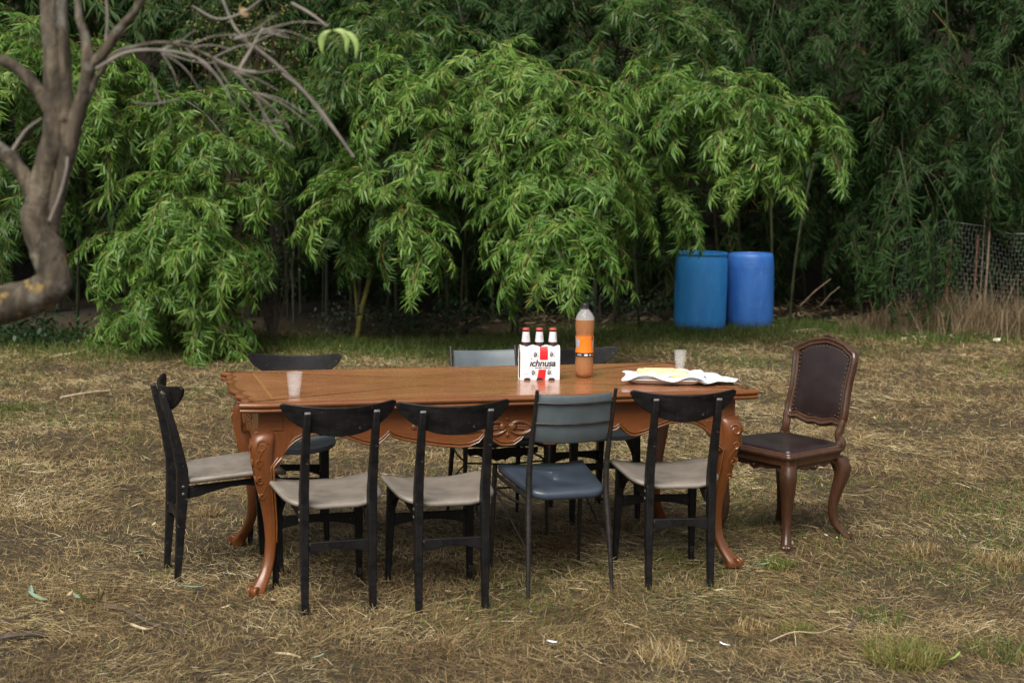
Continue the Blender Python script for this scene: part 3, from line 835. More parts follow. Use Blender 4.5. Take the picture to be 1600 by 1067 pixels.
# cabriole legs
LEGT = [(0.0, (0.060, 0.030)), (0.018, (0.064, 0.033)), (0.04, (0.044, 0.028)), (0.075, (0.014, 0.0235)), (0.13, (-0.012, 0.0215)), (0.20, (-0.022, 0.0225)), (0.28, (-0.018, 0.026)), (0.36, (-0.004, 0.030)), (0.44, (0.014, 0.036)), (0.52, (0.028, 0.042)), (0.575, (0.034, 0.046)), (0.61, (0.030, 0.048)), (0.635, (0.022, 0.047)), (0.650, (0.013, 0.044)), (0.657, (0.004, 0.037)), (0.664, (-0.004, 0.030)), (0.737, (-0.006, 0.030))]
def smooth_tab(tab, z):
    e = 0.012
    a, b, c = (lerp_table(tab, max(0, z - e)), lerp_table(tab, z), lerp_table(tab, z + e))
    return tuple((p + 2 * q + r) / 4 for p, q, r in zip(a, b, c))
def spiral(c, e1, e2, r0, r1, turns, a0, n=22):
    return [c + (e1 * math.cos(a0 + turns * 2 * PI * i / n) + e2 * math.sin(a0 + turns * 2 * PI * i / n)) * (r0 + (r1 - r0) * i / n) for i in range(n + 1)]
for sx in (-1, 1):
    for sy in (-1, 1):
        cx, cy = sx * (AX - 0.035), sy * (AY - 0.033)
        mb = MB(); rings = []
        zs = [0.0, 0.008, 0.018, 0.03, 0.045, 0.06, 0.08, 0.105, 0.13, 0.17, 0.21, 0.25, 0.29, 0.33, 0.37, 0.41, 0.45, 0.49, 0.52, 0.55, 0.575, 0.595, 0.615, 0.632, 0.643, 0.650, 0.656, 0.662, 0.736]
        for z in zs:
            o, h = smooth_tab(LEGT, z)
            c = Vector((cx + sx * o * 0.72, cy + sy * o * 0.72, z))
            rg = []
            for k in range(20):
                a = 2 * PI * (k + 0.5) / 20
                # rounded square, the outer corner drawn out into a ridge with two flutes low down
                q = 1 / max(abs(math.cos(a)), abs(math.sin(a)))
                rr = h * (0.42 + 0.58 * min(q, 1.26))
                da = math.cos(a - math.atan2(sy, sx))
                if z < 0.3 and da > 0.5:
                    rr *= 1 - 0.09 * math.sin(k * PI) ** 2 + 0.10 * math.cos((a - math.atan2(sy, sx)) * 9) * (1 - z / 0.3) * 0.8
                rg.append(c + Vector((math.cos(a) * rr, math.sin(a) * rr, 0)))
            rings.append(rg)
        mb.rings(rings)
        leg = mb.build('leg', M['table_leg'], table, angle=60)
        mb = MB(); mb.box((sx * (AX - 0.045), sy * (AY - 0.045), 0.696), (0.096, 0.096, 0.0815)); mb.build('corner_block', M['table'], table, bevel=0.002)
        mb = MB()
        us = [i / 12 for i in range(13)]
        tp = [(u * 0.15 - 0.03, 0.658 - 0.004 * u - 0.012 * u * u) for u in us]
        bt = [(a, min(b - 0.004, APT - lerp_table(drop, AX - 0.012 - a) + 0.004)) if a > 0.03 else (a, 0.50) for a, b in tp]
        mb.strip_solid(tp, bt, lambda a, b, t, sx=sx, sy=sy: Vector((sx * (AX - 0.012 - a), sy * (AY - 0.002 + t * (1.25 - 7.0 * max(0, a))), b)), 0, 0.014)
        mb.build('knee_bracket', M['table_leg'], leg, bevel=0.004)
        # the apron's bead runs on down the inner edge of the leg
        for q, rad in ((0, 0.0055), (1, 0.004)):
            pts = []
            for k in range(16):
                z = 0.515 - 0.021 * k
                o, h = smooth_tab(LEGT, z)
                pts.append(Vector((cx + sx * o * 0.72 - sx * (h * 0.92 - 0.010 * q), cy + sy * o * 0.72 + sy * h * 0.90, z)))
            a0 = Vector((sx * (0.920 + 0.010 * q), sy * (AY + 0.001), APT - 0.185 + 0.008 * q))
            mb = MB(); mb.tube([a0] + pts, [rad * (1 - 0.5 * k / 16) for k in range(17)], 6); mb.build('bead', M['moulding'], leg, angle=60)
        # scroll toe
        d = Vector((sx, sy, 0)).normalized(); side = Vector((-d.y, d.x, 0))
        foot = Vector((cx, cy, 0)) + d * 0.085
        mb = MB()
        for q in (-1, 1):
            mb.tube(spiral(foot + side * q * 0.015 + Vector((0, 0, 0.022)), d, Vector((0, 0, 1)), 0.019, 0.005, 1.3, -1.2), [0.008 - 0.003 * i / 22 for i in range(23)], 6)
        mb.tube([foot - side * 0.022 + Vector((0, 0, 0.021)), foot + side * 0.022 + Vector((0, 0, 0.021))], 0.016, 10)
        mb.build('scroll_toe', M['table_leg'], leg, angle=60)
        # carved knee: C-scrolls and a falling husk on the two outer faces
        mb = MB()
        for (e1, nrm) in ((Vector((0, sy, 0)), Vector((sx, 0, 0))), (Vector((sx, 0, 0)), Vector((0, sy, 0)))):
            def S(u, z, lift=0.0022):
                o, h = smooth_tab(LEGT, z)
                return Vector((cx + sx * o * 0.72, cy + sy * o * 0.72, z)) + nrm * (h + lift - 0.003) + e1 * u
            def surf_spiral(u0, z0, r0, r1, turns, a0, rad):
                pts = []
                for i in range(19):
                    a = a0 + turns * 2 * PI * i / 18; r = r0 + (r1 - r0) * i / 18
                    pts.append(S(u0 + r * math.cos(a), z0 + r * math.sin(a)))
                mb.tube(pts, [rad * (1 - 0.5 * i / 18) for i in range(19)], 5)
            surf_spiral(0.006, 0.600, 0.026, 0.006, -1.4, 2.6, 0.0055)
            surf_spiral(0.012, 0.535, 0.018, 0.004, 1.3, -1.4, 0.0045)
            surf_spiral(0.018, 0.460, 0.016, 0.004, -1.3, 1.8, 0.0042)
            surf_spiral(0.016, 0.395, 0.013, 0.003, 1.3, -1.2, 0.0038)
            mb.tube([S(0.004 + 0.014 * math.sin(j * 0.8), 0.58 - 0.019 * j) for j in range(12)], [0.0040 - 0.0002 * j for j in range(12)], 5)
        mb.build('carving', M['moulding'], leg)

# ------------------------------------------------------------------ black chairs with crescent back rails
def make_black_chair(name, label, seat_mat):
    t = thing(name, label, 'chair')
    B = M['black']
    rs, fs, dep = 0.131, 0.173, 0.405
    def ybow(x): return -0.048 + 0.060 * (x / 0.222) ** 2
    for s in (-1, 1):
        path = [(0.0, -0.006, 0.026, 0.024), (0.20, 0.008, 0.030, 0.034), (0.40, 0.020, 0.033, 0.048), (0.47, 0.018, 0.033, 0.046), (0.62, -0.012, 0.030, 0.034), (0.775, -0.052, 0.026, 0.024), (0.79, -0.054, 0.016, 0.016)]
        rings = []
        for z, y, w, dd in path:
            x = s * rs
            rings.append([Vector((x - w / 2, y - dd / 2 - 0.006, z)), Vector((x + w / 2, y - dd / 2 - 0.006, z)), Vector((x + w / 2, y + dd / 2 - 0.006, z)), Vector((x - w / 2, y + dd / 2 - 0.006, z))])
        mb = MB(); mb.rings(rings)
        post = mb.build('rear_post', B, t, bevel=0.004)
        mb = MB()
        mb.box((s * rs, -0.060, 0.783), (0.022, 0.020, 0.010), Euler((R(-35), 0, 0)).to_matrix())
        mb.build('peg', M['peg'], post, bevel=0.002)
        mb = MB()
        for z in (0.37, 0.40): mb.ball((s * (rs + 0.0172), 0.014, z), (0.003, 0.006, 0.006), 6)
        mb.build('bolt', M['peg'], post)
        # front leg
        rings = []
        for z, y, w in ((0.0, dep + 0.004, 0.022), (0.22, dep - 0.008, 0.031), (0.425, dep - 0.02, 0.038)):
            x = s * (fs - 0.012 * z / 0.425)
            rings.append([Vector((x + a * w / 2, y + b * w / 2, z)) for a, b in ((-1, -1), (1, -1), (1, 1), (-1, 1))])
        mb = MB(); mb.rings(rings); mb.build('front_leg', B, t, bevel=0.004)
        # side rail with its swooping lower edge
        us = [i / 14 for i in range(15)]
        tops = [(u, 0.396 + 0.026 * u) for u in us]
        low = [(0, .345), (.12, .352), (.3, .372), (.5, .388), (.68, .392), (.8, .386), (.9, .365), (1.0, .325)]
        bots = [(u, lerp_table(low, u)) for u in us]
        def fn(u, z, tt, s=s): return Vector((s * (0.122 + 0.032 * u + tt), 0.03 + (dep - 0.05) * u, z))
        mb = MB(); mb.strip_solid(tops, bots, fn, -0.011, 0.011); mb.build('side_rail', B, t, bevel=0.002)
    # stretchers
    for nm, x, y, z, th in (('rear_stretcher', rs - 0.012, 0.004, 0.285, 0.018), ('front_stretcher', fs - 0.02, dep - 0.012, 0.300, 0.018)):
        us = [i / 12 * 2 - 1 for i in range(13)]
        mb = MB(); mb.strip_solid([(u * x, z) for u in us], [(u * x, z - 0.052 + 0.022 * (1 - u * u)) for u in us], lambda a, b, tt, y=y: Vector((a, y + tt, b)), -th / 2, th / 2)
        mb.build(nm, B, t, bevel=0.002)
    # seat: saddle shaped, wider at the front
    mb = MB(); grid_t = []; rings = []
    N = 40
    def outline(a):
        c_, s_ = math.cos(a), math.sin(a)
        e = 0.34
        x = math.copysign(abs(c_) ** e, c_); y = math.copysign(abs(s_) ** e, s_)
        w = 0.190 + 0.028 * (y + 1) / 2
        yy = 0.240 + y * 0.196 - (0.020 * (1 - x * x) if y < 0 else -0.012 * (1 - x * x))
        return x * w, yy
    def zs(x, y): return 0.420 + 0.011 * (y - 0.243) / 0.19 + 0.026 * (x / 0.2) ** 2 - 0.014 * smoothstep(0.36, 0.46, y) - 0.006 * math.exp(-((x / .12) ** 2 + ((y - .24) / .12) ** 2))
    oc = [outline(2 * PI * (k + .5) / N) for k in range(N)]
    cx_, cy_ = 0, 0.245
    for sc_, dz in ((0.02, -0.012), (0.6, -0.012), (0.95, -0.011), (0.985, -0.009), (1.0, -0.003), (1.0, 0.003), (0.985, 0.008), (0.95, 0.0115), (0.8, 0.013), (0.6, 0.014), (0.4, 0.014), (0.2, 0.014), (0.02, 0.014)):
        rings.append([Vector((cx_ + (x - cx_) * sc_, cy_ + (y - cy_) * sc_, zs(cx_ + (x - cx_) * sc_, cy_ + (y - cy_) * sc_) + dz)) for x, y in oc])
    mb.rings(rings); mb.build('seat', M[seat_mat], t, angle=80)
    # crescent back rail
    xs = [-0.222 + 0.444 * i / 36 for i in range(37)]
    tops, bots = [], []
    for x in xs:
        u = abs(x) / 0.222
        top = 0.803 + 0.019 * u * u - 0.010 * smoothstep(0.93, 1.0, u)
        bot = 0.803 - 0.112 * max(0.0, 1 - u ** 2.1) ** 0.72
        tops.append((x, top)); bots.append((x, min(bot, top - 0.006)))
    def fr(a, b, tt):
        return Vector((a, ybow(a) + tt - 0.16 * (b - 0.76), b))
    mb = MB(); mb.strip_solid(tops, bots, fr, -0.006, 0.007)
    mb.build('back_rail', B, t, bevel=0.003, angle=30)
    return t

CG = 'black wooden chairs with crescent back rails'
chairs = [
    ('A', 'beige', (-0.646, 5.413, 0.329), 'black beige seated chair with its back turned, nearest the left front table leg'),
    ('B', 'beige', (-0.219, 5.482, 0.273), 'black beige seated chair between its twin and the blue metal chair'),
    ('C', 'beige', (0.700, 5.86, 0.165), 'black chair with beige seat in front of the flatbread tray'),
    ('L', 'beige', (-1.391, 5.932, -1.18), 'black chair with beige seat at the left end of the table, seen from the side'),
    ('D', 'bluegrey', (-1.031, 6.887, 3.216), 'black chair with blue grey seat across the table, behind the left plastic cup'),
    ('F', 'bluegrey', (0.333, 7.332, 3.469), 'black chair with blue grey seat across the table, behind the orange drink bottle')]
protos = {}
for key, sm, (x, y, r), lab in chairs:
    if sm not in protos:
        o = make_black_chair('chair', lab, sm); protos[sm] = o
    else:
        o = copy_tree(protos[sm])
    o.location = (x, y, -0.002); o.rotation_euler = (0, 0, r)
    o['label'] = lab; o['category'] = 'chair'; o['group'] = CG

# ------------------------------------------------------------------ metal chairs with blue vinyl
def make_metal_chair(name, label):
    t = thing(name, label, 'chair')
    mm = M['metal']
    rx, fx, dep = 0.178, 0.198, 0.475
    for s in (-1, 1):
        mb = MB()
        pts = crom([(s * rx, 0.0, 0.0), (s * 0.170, 0.035, 0.25), (s * 0.163, 0.062, 0.44), (s * 0.163, 0.040, 0.60), (s * 0.163, -0.030, 0.838)], 16)
        mb.tube(pts, [0.0075 + 0.006 * math.sin(PI * min(1, i / 15 * 1.05)) for i in range(16)], 8)
        mb.build('rear_post', mm, t)
        mb = MB()
        mb.tube([(s * fx, dep, 0.0), (s * (fx - 0.003), dep - 0.012, 0.25), (s * (fx - 0.006), dep - 0.022, 0.456)], [0.007, 0.010, 0.0115], 8)
        mb.build('front_leg', mm, t)
        mb = MB(); mb.tube([(s * 0.193, dep - 0.02, 0.35), (s * 0.172, 0.03, 0.18)], 0.004, 6); mb.build('stay_rod', M['metal'], t)
        mb = MB(); mb.tube([(s * 0.192, dep - 0.02, 0.355), (s * 0.185, 0.25, 0.352), (s * 0.166, 0.05, 0.36)], 0.005, 6); mb.build('side_rod', mm, t)
        mb = MB(); mb.tube([(s * 0.164, 0.062, 0.390), (s * 0.192, dep - 0.022, 0.418)], 0.009, 6); mb.build('seat_frame', mm, t)
    mb = MB(); mb.tube([(-0.192, dep - 0.02, 0.352), (0, dep + 0.01, 0.346), (0.192, dep - 0.02, 0.352)], 0.0045, 6); mb.build('front_rod', mm, t)
    for z in (0.787, 0.702):
        y = 0.040 - 0.070 * (z - 0.60) / 0.238
        mb = MB(); mb.tube([(-0.163, y, z), (-0.08, y - 0.024, z - 0.003), (0, y - 0.031, z - 0.004), (0.08, y - 0.024, z - 0.003), (0.163, y, z)], 0.0042, 6); mb.build('back_rod', mm, t)
    # seat
    rings = []; N = 36
    oc = []
    for k in range(N):
        a = 2 * PI * (k + .5) / N; c_, s_ = math.cos(a), math.sin(a); e = 0.18
        x = math.copysign(abs(c_) ** e, c_); y = math.copysign(abs(s_) ** e, s_)
        oc.append((x * (0.158 + 0.036 * (y + 1) / 2), 0.250 + y * 0.200 + (-0.03 * (1 - x * x) if y < 0 else -0.015 * (1 - x * x))))
    def zs(x, y): return 0.416 + 0.016 * (y - 0.25) / 0.2 + 0.018 * (x / 0.19) ** 2
    for k_, dz in ((0.02, -0.022), (0.9, -0.022), (0.975, -0.018), (1.0, -0.008), (1.0, 0.004), (0.98, 0.013), (0.93, 0.018), (0.8, 0.0215), (0.5, 0.0225), (0.25, 0.0225), (0.02, 0.0225)):
        rings.append([Vector((x * k_, 0.25 + (y - 0.25) * k_, zs(x * k_, y) + dz)) for x, y in oc])
    mb = MB(); mb.rings(rings); mb.build('seat', M['blue'], t, angle=80)
    # vinyl back panel wrapped over the rods
    xs = [-0.152 + 0.304 * i / 16 for i in range(17)]
    rings = []
    for x in xs:
        y0 = lambda z: 0.040 - 0.070 * (z - 0.60) / 0.238 - 0.030 * (1 - (x / 0.163) ** 2)
        sag = 0.006 * (1 - (x / 0.152) ** 2)
        rg = []
        for z, dy in ((0.622, 0.004), (0.627, 0.0), (0.68, 0.0005), (0.74, 0.0015), (0.78, 0.0005), (0.810, 0.0), (0.820, 0.005), (0.821, 0.014), (0.810, 0.020), (0.78, 0.022), (0.68, 0.022), (0.630, 0.020), (0.623, 0.012)):
            rg.append(Vector((x, y0(z) + dy + 0.006, z - sag)))
        rings.append(rg)
    mb = MB(); mb.rings(rings); mb.build('back_panel', M['backvinyl'], t, angle=70)
    return t
MG = 'blue vinyl chairs with thin metal legs'
m1 = make_metal_chair('metal_chair', 'blue vinyl chair on thin metal legs between two black chairs, its back to the camera')
m2 = copy_tree(m1)
m1.location = (0.249, 5.696, 0); m1.rotation_euler = (0, 0, 0.289); m1['group'] = MG
m2.location = (-0.135, 7.107, 0); m2.rotation_euler = (0, 0, 3.396); m2['group'] = MG
m2['label'] = 'blue vinyl chair across the table behind the beer carton, torn lining hanging under its seat'
mb = MB()
n = 28
tp = [(-0.17 + 0.34 * i / n, 0.408) for i in range(n + 1)]
bt = [(x, 0.385 - 0.03 * (1 - abs(x) / 0.17) - rnd.uniform(0, 0.014)) for x, z in tp]
mb.strip_solid(tp, bt, lambda a, b, tt: Vector((a, 0.40 + tt + 0.012 * math.sin(a * 40), b)), 0, 0.003)
mb.build('torn_lining', M['rag'], m2, smooth=False)

# ------------------------------------------------------------------ carved leather chair
LX, LY, LR = 1.430, 6.868, 2.204
lc = thing('carved_chair', 'carved wooden chair with dark leather seat and nail-studded leather back, right of the table', 'chair', (LX, LY, 0), LR)
CV = M['carved']
SEATO = []
def leather_outline(k_=1.0, N=48):
    pts = []
    for k in range(N):
        a = 2 * PI * (k + .5) / N; c_, s_ = math.cos(a), math.sin(a); e = 0.16
        x = math.copysign(abs(c_) ** e, c_); y = math.copysign(abs(s_) ** e, s_)
        w = 0.195 + 0.035 * (y + 1) / 2
        yy = 0.185 + y * 0.205 + (0.018 * math.cos(x * PI) * 0.6 + 0.01 if y > 0 else 0)
        pts.append((x * w * k_, 0.185 + (yy - 0.185) * k_))
    return pts
prof = [(0.90, 0.385), (0.985, 0.385), (0.985, 0.405), (1.0, 0.41), (1.025, 0.418), (1.03, 0.426), (1.015, 0.432), (0.99, 0.434), (0.985, 0.440), (0.94, 0.444), (0.9, 0.444)]
mb = MB(); mb.rings([[Vector((x, y, z)) for x, y in leather_outline(k_)] for k_, z in prof])
mb.build('seat_frame', CV, lc, angle=60)
mb = MB(); mb.rings([[Vector((x, y, z)) for x, y in leather_outline(k_)] for k_, z in ((0.93, 0.440), (0.92, 0.450), (0.86, 0.457), (0.7, 0.463), (0.4, 0.467), (0.02, 0.468))])
mb.build('seat_pad', M['leather'], lc, angle=80)
# shaped aprons under the seat
def l_apron(p0, p1, dpt):
    p0, p1 = Vector(p0), Vector(p1); nn = 24
    us = [i / nn for i in range(nn + 1)]
    nrm = (p1 - p0).cross(Vector((0, 0, 1))).normalized()
    def low(u):
        v = abs(2 * u - 1)
        return 0.388 - lerp_table([(0, dpt + 0.012), (.08, dpt + 0.004), (.16, dpt - 0.006), (.3, dpt), (.5, dpt - 0.004), (.68, dpt - 0.012), (.82, dpt + 0.004), (.92, dpt + 0.03), (1, dpt + 0.06)], v)
    fn = lambda u, z, tt: p0 + (p1 - p0) * u + nrm * tt + Vector((0, 0, z))
    mb = MB(); mb.strip_solid([(u, 0.388) for u in us], [(u, low(u)) for u in us], fn, -0.010, 0.010)
    a = mb.build('apron', CV, lc, angle=35)
    for sgn in (-1, 1):
        mb = MB(); mb.tube([fn(u, low(u) + 0.004, sgn * 0.010) for u in us], 0.0045, 5); 
        for q in (-1, 1):
            mb.tube([fn(0.5 + q * (0.03 + 0.26 * w), 0.362 + 0.006 * math.sin(w * 8), sgn * 0.010) for w in [i / 9 for i in range(10)]], [0.006 - 0.004 * i / 9 for i in range(10)], 5)
        mb.ball(fn(0.5, 0.362, sgn * 0.010), (0.010, 0.010, 0.009), 6)
        mb.build('carving', CV, a)
fr, fl, rr_, rl = (0.205, 0.365, 0), (-0.205, 0.365, 0), (0.172, 0.0, 0), (-0.172, 0.0, 0)
l_apron(fl, fr, 0.035); l_apron(rl, fl, 0.030); l_apron(fr, rr_, 0.030); l_apron(rr_, rl, 0.030)
LT = [(0.0, (0.034, 0.017)), (0.012, (0.036, 0.019)), (0.03, (0.020, 0.0175)), (0.06, (0.002, 0.0165)), (0.11, (-0.010, 0.0165)), (0.17, (-0.008, 0.0185)), (0.23, (0.002, 0.022)), (0.29, (0.014, 0.027)), (0.335, (0.018, 0.030)), (0.36, (0.012, 0.029)), (0.388, (0.004, 0.027))]
for (x, y, dx, dy, kind) in ((fr[0], fr[1], 1, 1, 'f'), (fl[0], fl[1], -1, 1, 'f'), (rr_[0], rr_[1], 1, -1, 'r'), (rl[0], rl[1], -1, -1, 'r')):
    rings = []
    strong = 1.5 if kind == 'r' else 1.0
    for z in (0, 0.006, 0.014, 0.025, 0.04, 0.06, 0.085, 0.11, 0.14, 0.17, 0.2, 0.23, 0.26, 0.29, 0.315, 0.335, 0.355, 0.372, 0.388):
        o, h = smooth_tab(LT, z)
        o *= strong; h *= 1.22
        c = Vector((x + dx * o * 0.7, y + dy * o * 0.7, z))
        rings.append([c + Vector((math.cos(a), math.sin(a), 0)) * h * (0.5 + 0.5 * min(1.25, 1 / max(abs(math.cos(a)), abs(math.sin(a))))) for a in [2 * PI * (k + .5) / 16 for k in range(16)]])
    mb = MB(); mb.rings(rings); lg = mb.build('leg', CV, lc, angle=60)
    d = Vector((dx, dy, 0)).normalized(); sd_ = Vector((-d.y, d.x, 0))
    f = Vector((x, y, 0.017)) + d * 0.044 * strong
    mb = MB(); mb.tube(spiral(f, d, Vector((0, 0, 1)), 0.015, 0.004, 1.2, -1.3, 16), 0.0075, 6)
    mb.tube([f - sd_ * 0.015, f + sd_ * 0.015], 0.011, 8); mb.build('scroll_toe', CV, lg, angle=60)
    if kind == 'f':
        mb = MB()
        for e1, nr in ((Vector((0, dy, 0)), Vector((dx, 0, 0))), (Vector((dx, 0, 0)), Vector((0, dy, 0)))):
            for j in range(9):
                z = 0.345 - 0.018 * j
                o, h = smooth_tab(LT, z)
                c = Vector((x + dx * o * .7, y + dy * o * .7, z)) + nr * (h * 0.99)
                for q in (-1, 1):
                    mb.tube([c, c + e1 * q * 0.012 * (1 - j * .07) + Vector((0, 0, 0.010)), c + e1 * q * 0.010 * (1 - j * .07) + Vector((0, 0, 0.018))], [0.004, 0.0035, 0.002], 5)
        mb.build('carving', CV, lg)
# back: shaped frame, leather panel, studs; tilted back
def back_outline(k_=1.0, N=72):
    """closed cartouche outline in (x, z), z from 0 to 0.41"""
    half = [(0.0, 0.0), (0.04, -0.006), (0.08, 0.002), (0.115, 0.012), (0.15, 0.006), (0.178, 0.020), (0.190, 0.050), (0.188, 0.10), (0.184, 0.17), (0.187, 0.24), (0.194, 0.30), (0.195, 0.335), (0.186, 0.360), (0.165, 0.374), (0.140, 0.384), (0.118, 0.398), (0.085, 0.407), (0.045, 0.416), (0.0, 0.422)]
    pts = [(x, z) for x, z in half] + [(-x, z) for x, z in reversed(half[1:-1])]
    c = (0, 0.205)
    P = [Vector((x, z, 0)) for x, z in pts]
    n = len(P)
    res = []
    for i, p in enumerate(P):
        tg = (P[(i + 1) % n] - P[i - 1]).normalized()
        nr = Vector((tg.y, -tg.x, 0))
        res.append((p, nr))
    return res
BO = back_outline()
TILT = R(11)
def bk(x, z, d):
    z0 = 0.515
    return Vector((x, -0.018 - z * math.sin(TILT) + d * math.cos(TILT) - 0.012 * (1 - (x / 0.2) ** 2), z0 + z * math.cos(TILT) + d * math.sin(TILT)))
rings = []
for ins, d in ((0.0, -0.012), (0.0, 0.006), (0.004, 0.014), (0.011, 0.018), (0.019, 0.014), (0.024, 0.012), (0.030, 0.015), (0.036, 0.011), (0.038, 0.003), (0.038, -0.010), (0.030, -0.016), (0.008, -0.016)):
    rings.append([bk((p - n * ins).x, (p - n * ins).y, d) for p, n in BO])
mb = MB(); mb.rings(rings, closed=True); mb.build('back_frame', CV, lc, angle=50)
rings = []
for ins, k_, d in [(0.036, 1, 0.002)] + [(0.036, math.cos(a), 0.004 + 0.020 * math.sin(a) ** 0.8) for a in [R(8 + 80 * q / 10) for q in range(11)]]:
    rings.append([bk((p - n * ins).x * k_, 0.205 + ((p - n * ins).y - 0.205) * k_, 0.003 + 0.022 * max(0, 1 - abs((p - n * ins).x * k_ / 0.152) ** 2.6) ** .6 * max(0, 1 - abs(((p - n * ins).y - 0.205) * k_ / 0.182) ** 2.6) ** .6) for p, n in BO])
mb = MB(); mb.rings(rings, cap=True); mb.build('back_pad', M['leather'], lc, angle=80)
mb = MB(); mb.rings([[bk((p - n * 0.036).x * k_, 0.205 + ((p - n * 0.036).y - 0.205) * k_, -0.008) for p, n in BO] for k_ in (1, 0.5, 0.02)]); mb.build('back_lining', M['leather'], lc)
mb = MB()
L_ = [p - n * 0.046 for p, n in BO]
acc = 0.0; step = 0.021
for i in range(len(L_)):
    a, b = L_[i], L_[(i + 1) % len(L_)]
    seg = (b - a).length; u = step - acc if acc else 0.0
    while u < seg:
        p = a.lerp(b, u / seg)
        mb.ball(bk(p.x, p.y, 0.010), (0.0052, 0.004, 0.0052), 5)
        u += step
    acc = seg - (u - step)
tag(mb.build('nail_trim', M['stud'], lc), kind='stuff')
for s in (-1, 1):
    pts = crom([(s * 0.172, -0.004, 0.425), (s * 0.176, -0.012, 0.455), (s * 0.166, -0.006, 0.485), (s * 0.170, -0.016, 0.52), (s * 0.180, -0.022, 0.56)], 14)
    mb = MB(); mb.tube(pts, [0.024, 0.026, 0.027, 0.026, 0.023, 0.020, 0.019, 0.019, 0.020, 0.020, 0.019, 0.018, 0.016, 0.012], 8); mb.build('back_stile', CV, lc)
mb = MB(); mb.tube([bk(-0.03, 0.420, 0.004), bk(0, 0.428, 0.006), bk(0.03, 0.420, 0.004)], [0.006, 0.011, 0.006], 6); mb.build('crest', CV, lc)

# ------------------------------------------------------------------ on the table
TZ = 0.7805
def on_table(px, py):
    u, v = px - 800, py - 533.5
    d = F0 + RT * (u / CF) - UP * (v / CF)
    return Vector((0, 0, CH)) + d * ((TZ - CH) / d.z)

# beer carton
cpos = on_table(842, 594)
CRZ = 0.13
carton = thing('beer_carton', 'white and red three bottle beer carton standing on the table', 'carton', cpos + Vector((0, 0.035, 0)), CRZ)
cw, cd, chh = 0.088, 0.0335, 0.110
HALF = [(cd, 0.0), (cd, chh), (cd - 0.0018, chh + 0.016), (cd - 0.005, chh + 0.027), (cd - 0.0105, chh + 0.037), (0.017, chh + 0.041)]
us = [(-y, z) for y, z in HALF] + HALF[::-1]
# sleeve open at both ends: wall thickness 1.5 mm
mb = MB()
n0 = len(us)
inner = [(y - math.copysign(.0015, y), (z - .0015 if 0 < k < 11 and z > chh + .03 else (z if z else .0015))) for k, (y, z) in enumerate(us)]
V = [Vector((x, y, z)) for x in (-cw, cw) for y, z in us] + [Vector((x, y, z)) for x in (-cw, cw) for y, z in inner]
F = []
for k in range(n0):
    l = (k + 1) % n0
    F += [(k, l, n0 + l, n0 + k), (2 * n0 + k, 3 * n0 + k, 3 * n0 + l, 2 * n0 + l), (k, 2 * n0 + k, 2 * n0 + l, l), (n0 + k, n0 + l, 3 * n0 + l, 3 * n0 + k)]
mb.add(V, F)
mb.build('sleeve', M['card'], carton, smooth=False, bevel=0.0008)
def on_face(x, z, lift=0.0006):          # front face of the carton, upper part leans back
    if z <= chh: return Vector((x, -cd - lift, z))
    y = lerp_table([(b, a) for a, b in HALF[1:]], z)
    return Vector((x, -y - lift, z + lift * 0.4))
def patch(name, poly, mat, lift=0.0006, parent=carton, thick=0.0004):
    mb = MB(); mb.prism(poly, lambda a, b, t: on_face(a, b, lift - t), 0, thick); return mb.build(name, mat, parent, smooth=False)
def sub_poly(poly, k=6):
    out = []
    for i in range(len(poly)):
        a, b = Vector((*poly[i], 0)), Vector((*poly[(i + 1) % len(poly)], 0))
        for j in range(k): p = a.lerp(b, j / k); out.append((p.x, p.y))
    return out
patch('red_stripe', [(-0.014, 0.0), (0.022, 0.0), (0.027, 0.047), (-0.006, 0.047)], M['red'])
mb = MB(); zz_ = [0.090, 0.100, chh, chh + .016, chh + .027, chh + .037]
for a, b in zip(zz_, zz_[1:]): mb.add([on_face(-0.002, a, .0008), on_face(0.034, a, .0008), on_face(0.034, b, .0008), on_face(-0.002, b, .0008)], [(0, 1, 2, 3)])
mb.build('red_stripe', M['red'], carton, smooth=False)
for x0 in (-0.056, -0.001, 0.052):       # half-moon cut-outs at the foot
    pts = [(x0 - 0.015, 0.0008), (x0 + 0.015, 0.0008), (x0 + 0.0125, 0.008), (x0 + 0.006, 0.0105), (x0 - 0.006, 0.0105), (x0 - 0.0125, 0.008)]
    patch('cut_out', pts, M['ink'], lift=0.0009)
def text(body, name, size, x, z, mat, shear=0.0, off=0.0, lift=0.0009, space=1.0, parent=carton):
    c = bpy.data.curves.new(name, 'FONT'); c.body = body; c.size = size; c.shear = shear; c.offset = off; c.space_character = space
    c.align_x = 'CENTER'; c.extrude = 0.00012
    c.materials.append(mat)
    o = bpy.data.objects.new(name, c); col.objects.link(o); o.parent = parent
    bpy.context.view_layer.update()
    me = bpy.data.meshes.new_from_object(o.evaluated_get(bpy.context.evaluated_depsgraph_get()))
    bpy.data.objects.remove(o)
    if not me.materials: me.materials.append(mat)
    o = link(name, me, parent)
    o.location = (x, -cd - lift, z); o.rotation_euler = (R(90), 0, 0)
    return o
text('\u0131chnusa', 'lettering', 0.040, 0.010, 0.062, M['ink'], 0.22, 0.0010, space=0.97)
mb = MB(); mb.prism([(-0.0405, 0.0905), (-0.036, 0.0905), (-0.035, 0.096), (-0.0395, 0.096)], lambda a, b, t: on_face(a, b, 0.0009 - t), 0, 0.0004); mb.build('red_dot', M['red'], carton, smooth=False)
text('ANIMA SARDA', 'lettering', 0.0095, 0.012, 0.051, M['ink'], 0.0, 0.0002, space=1.15)
text('2018', 'lettering', 0.008, -0.062, 0.024, M['greyink'], 0.0, 0.0)
text('1912', 'lettering', 0.007, 0.016, 0.0915, M['ink'], 0.0, 0.0, space=1.5, lift=0.0012)
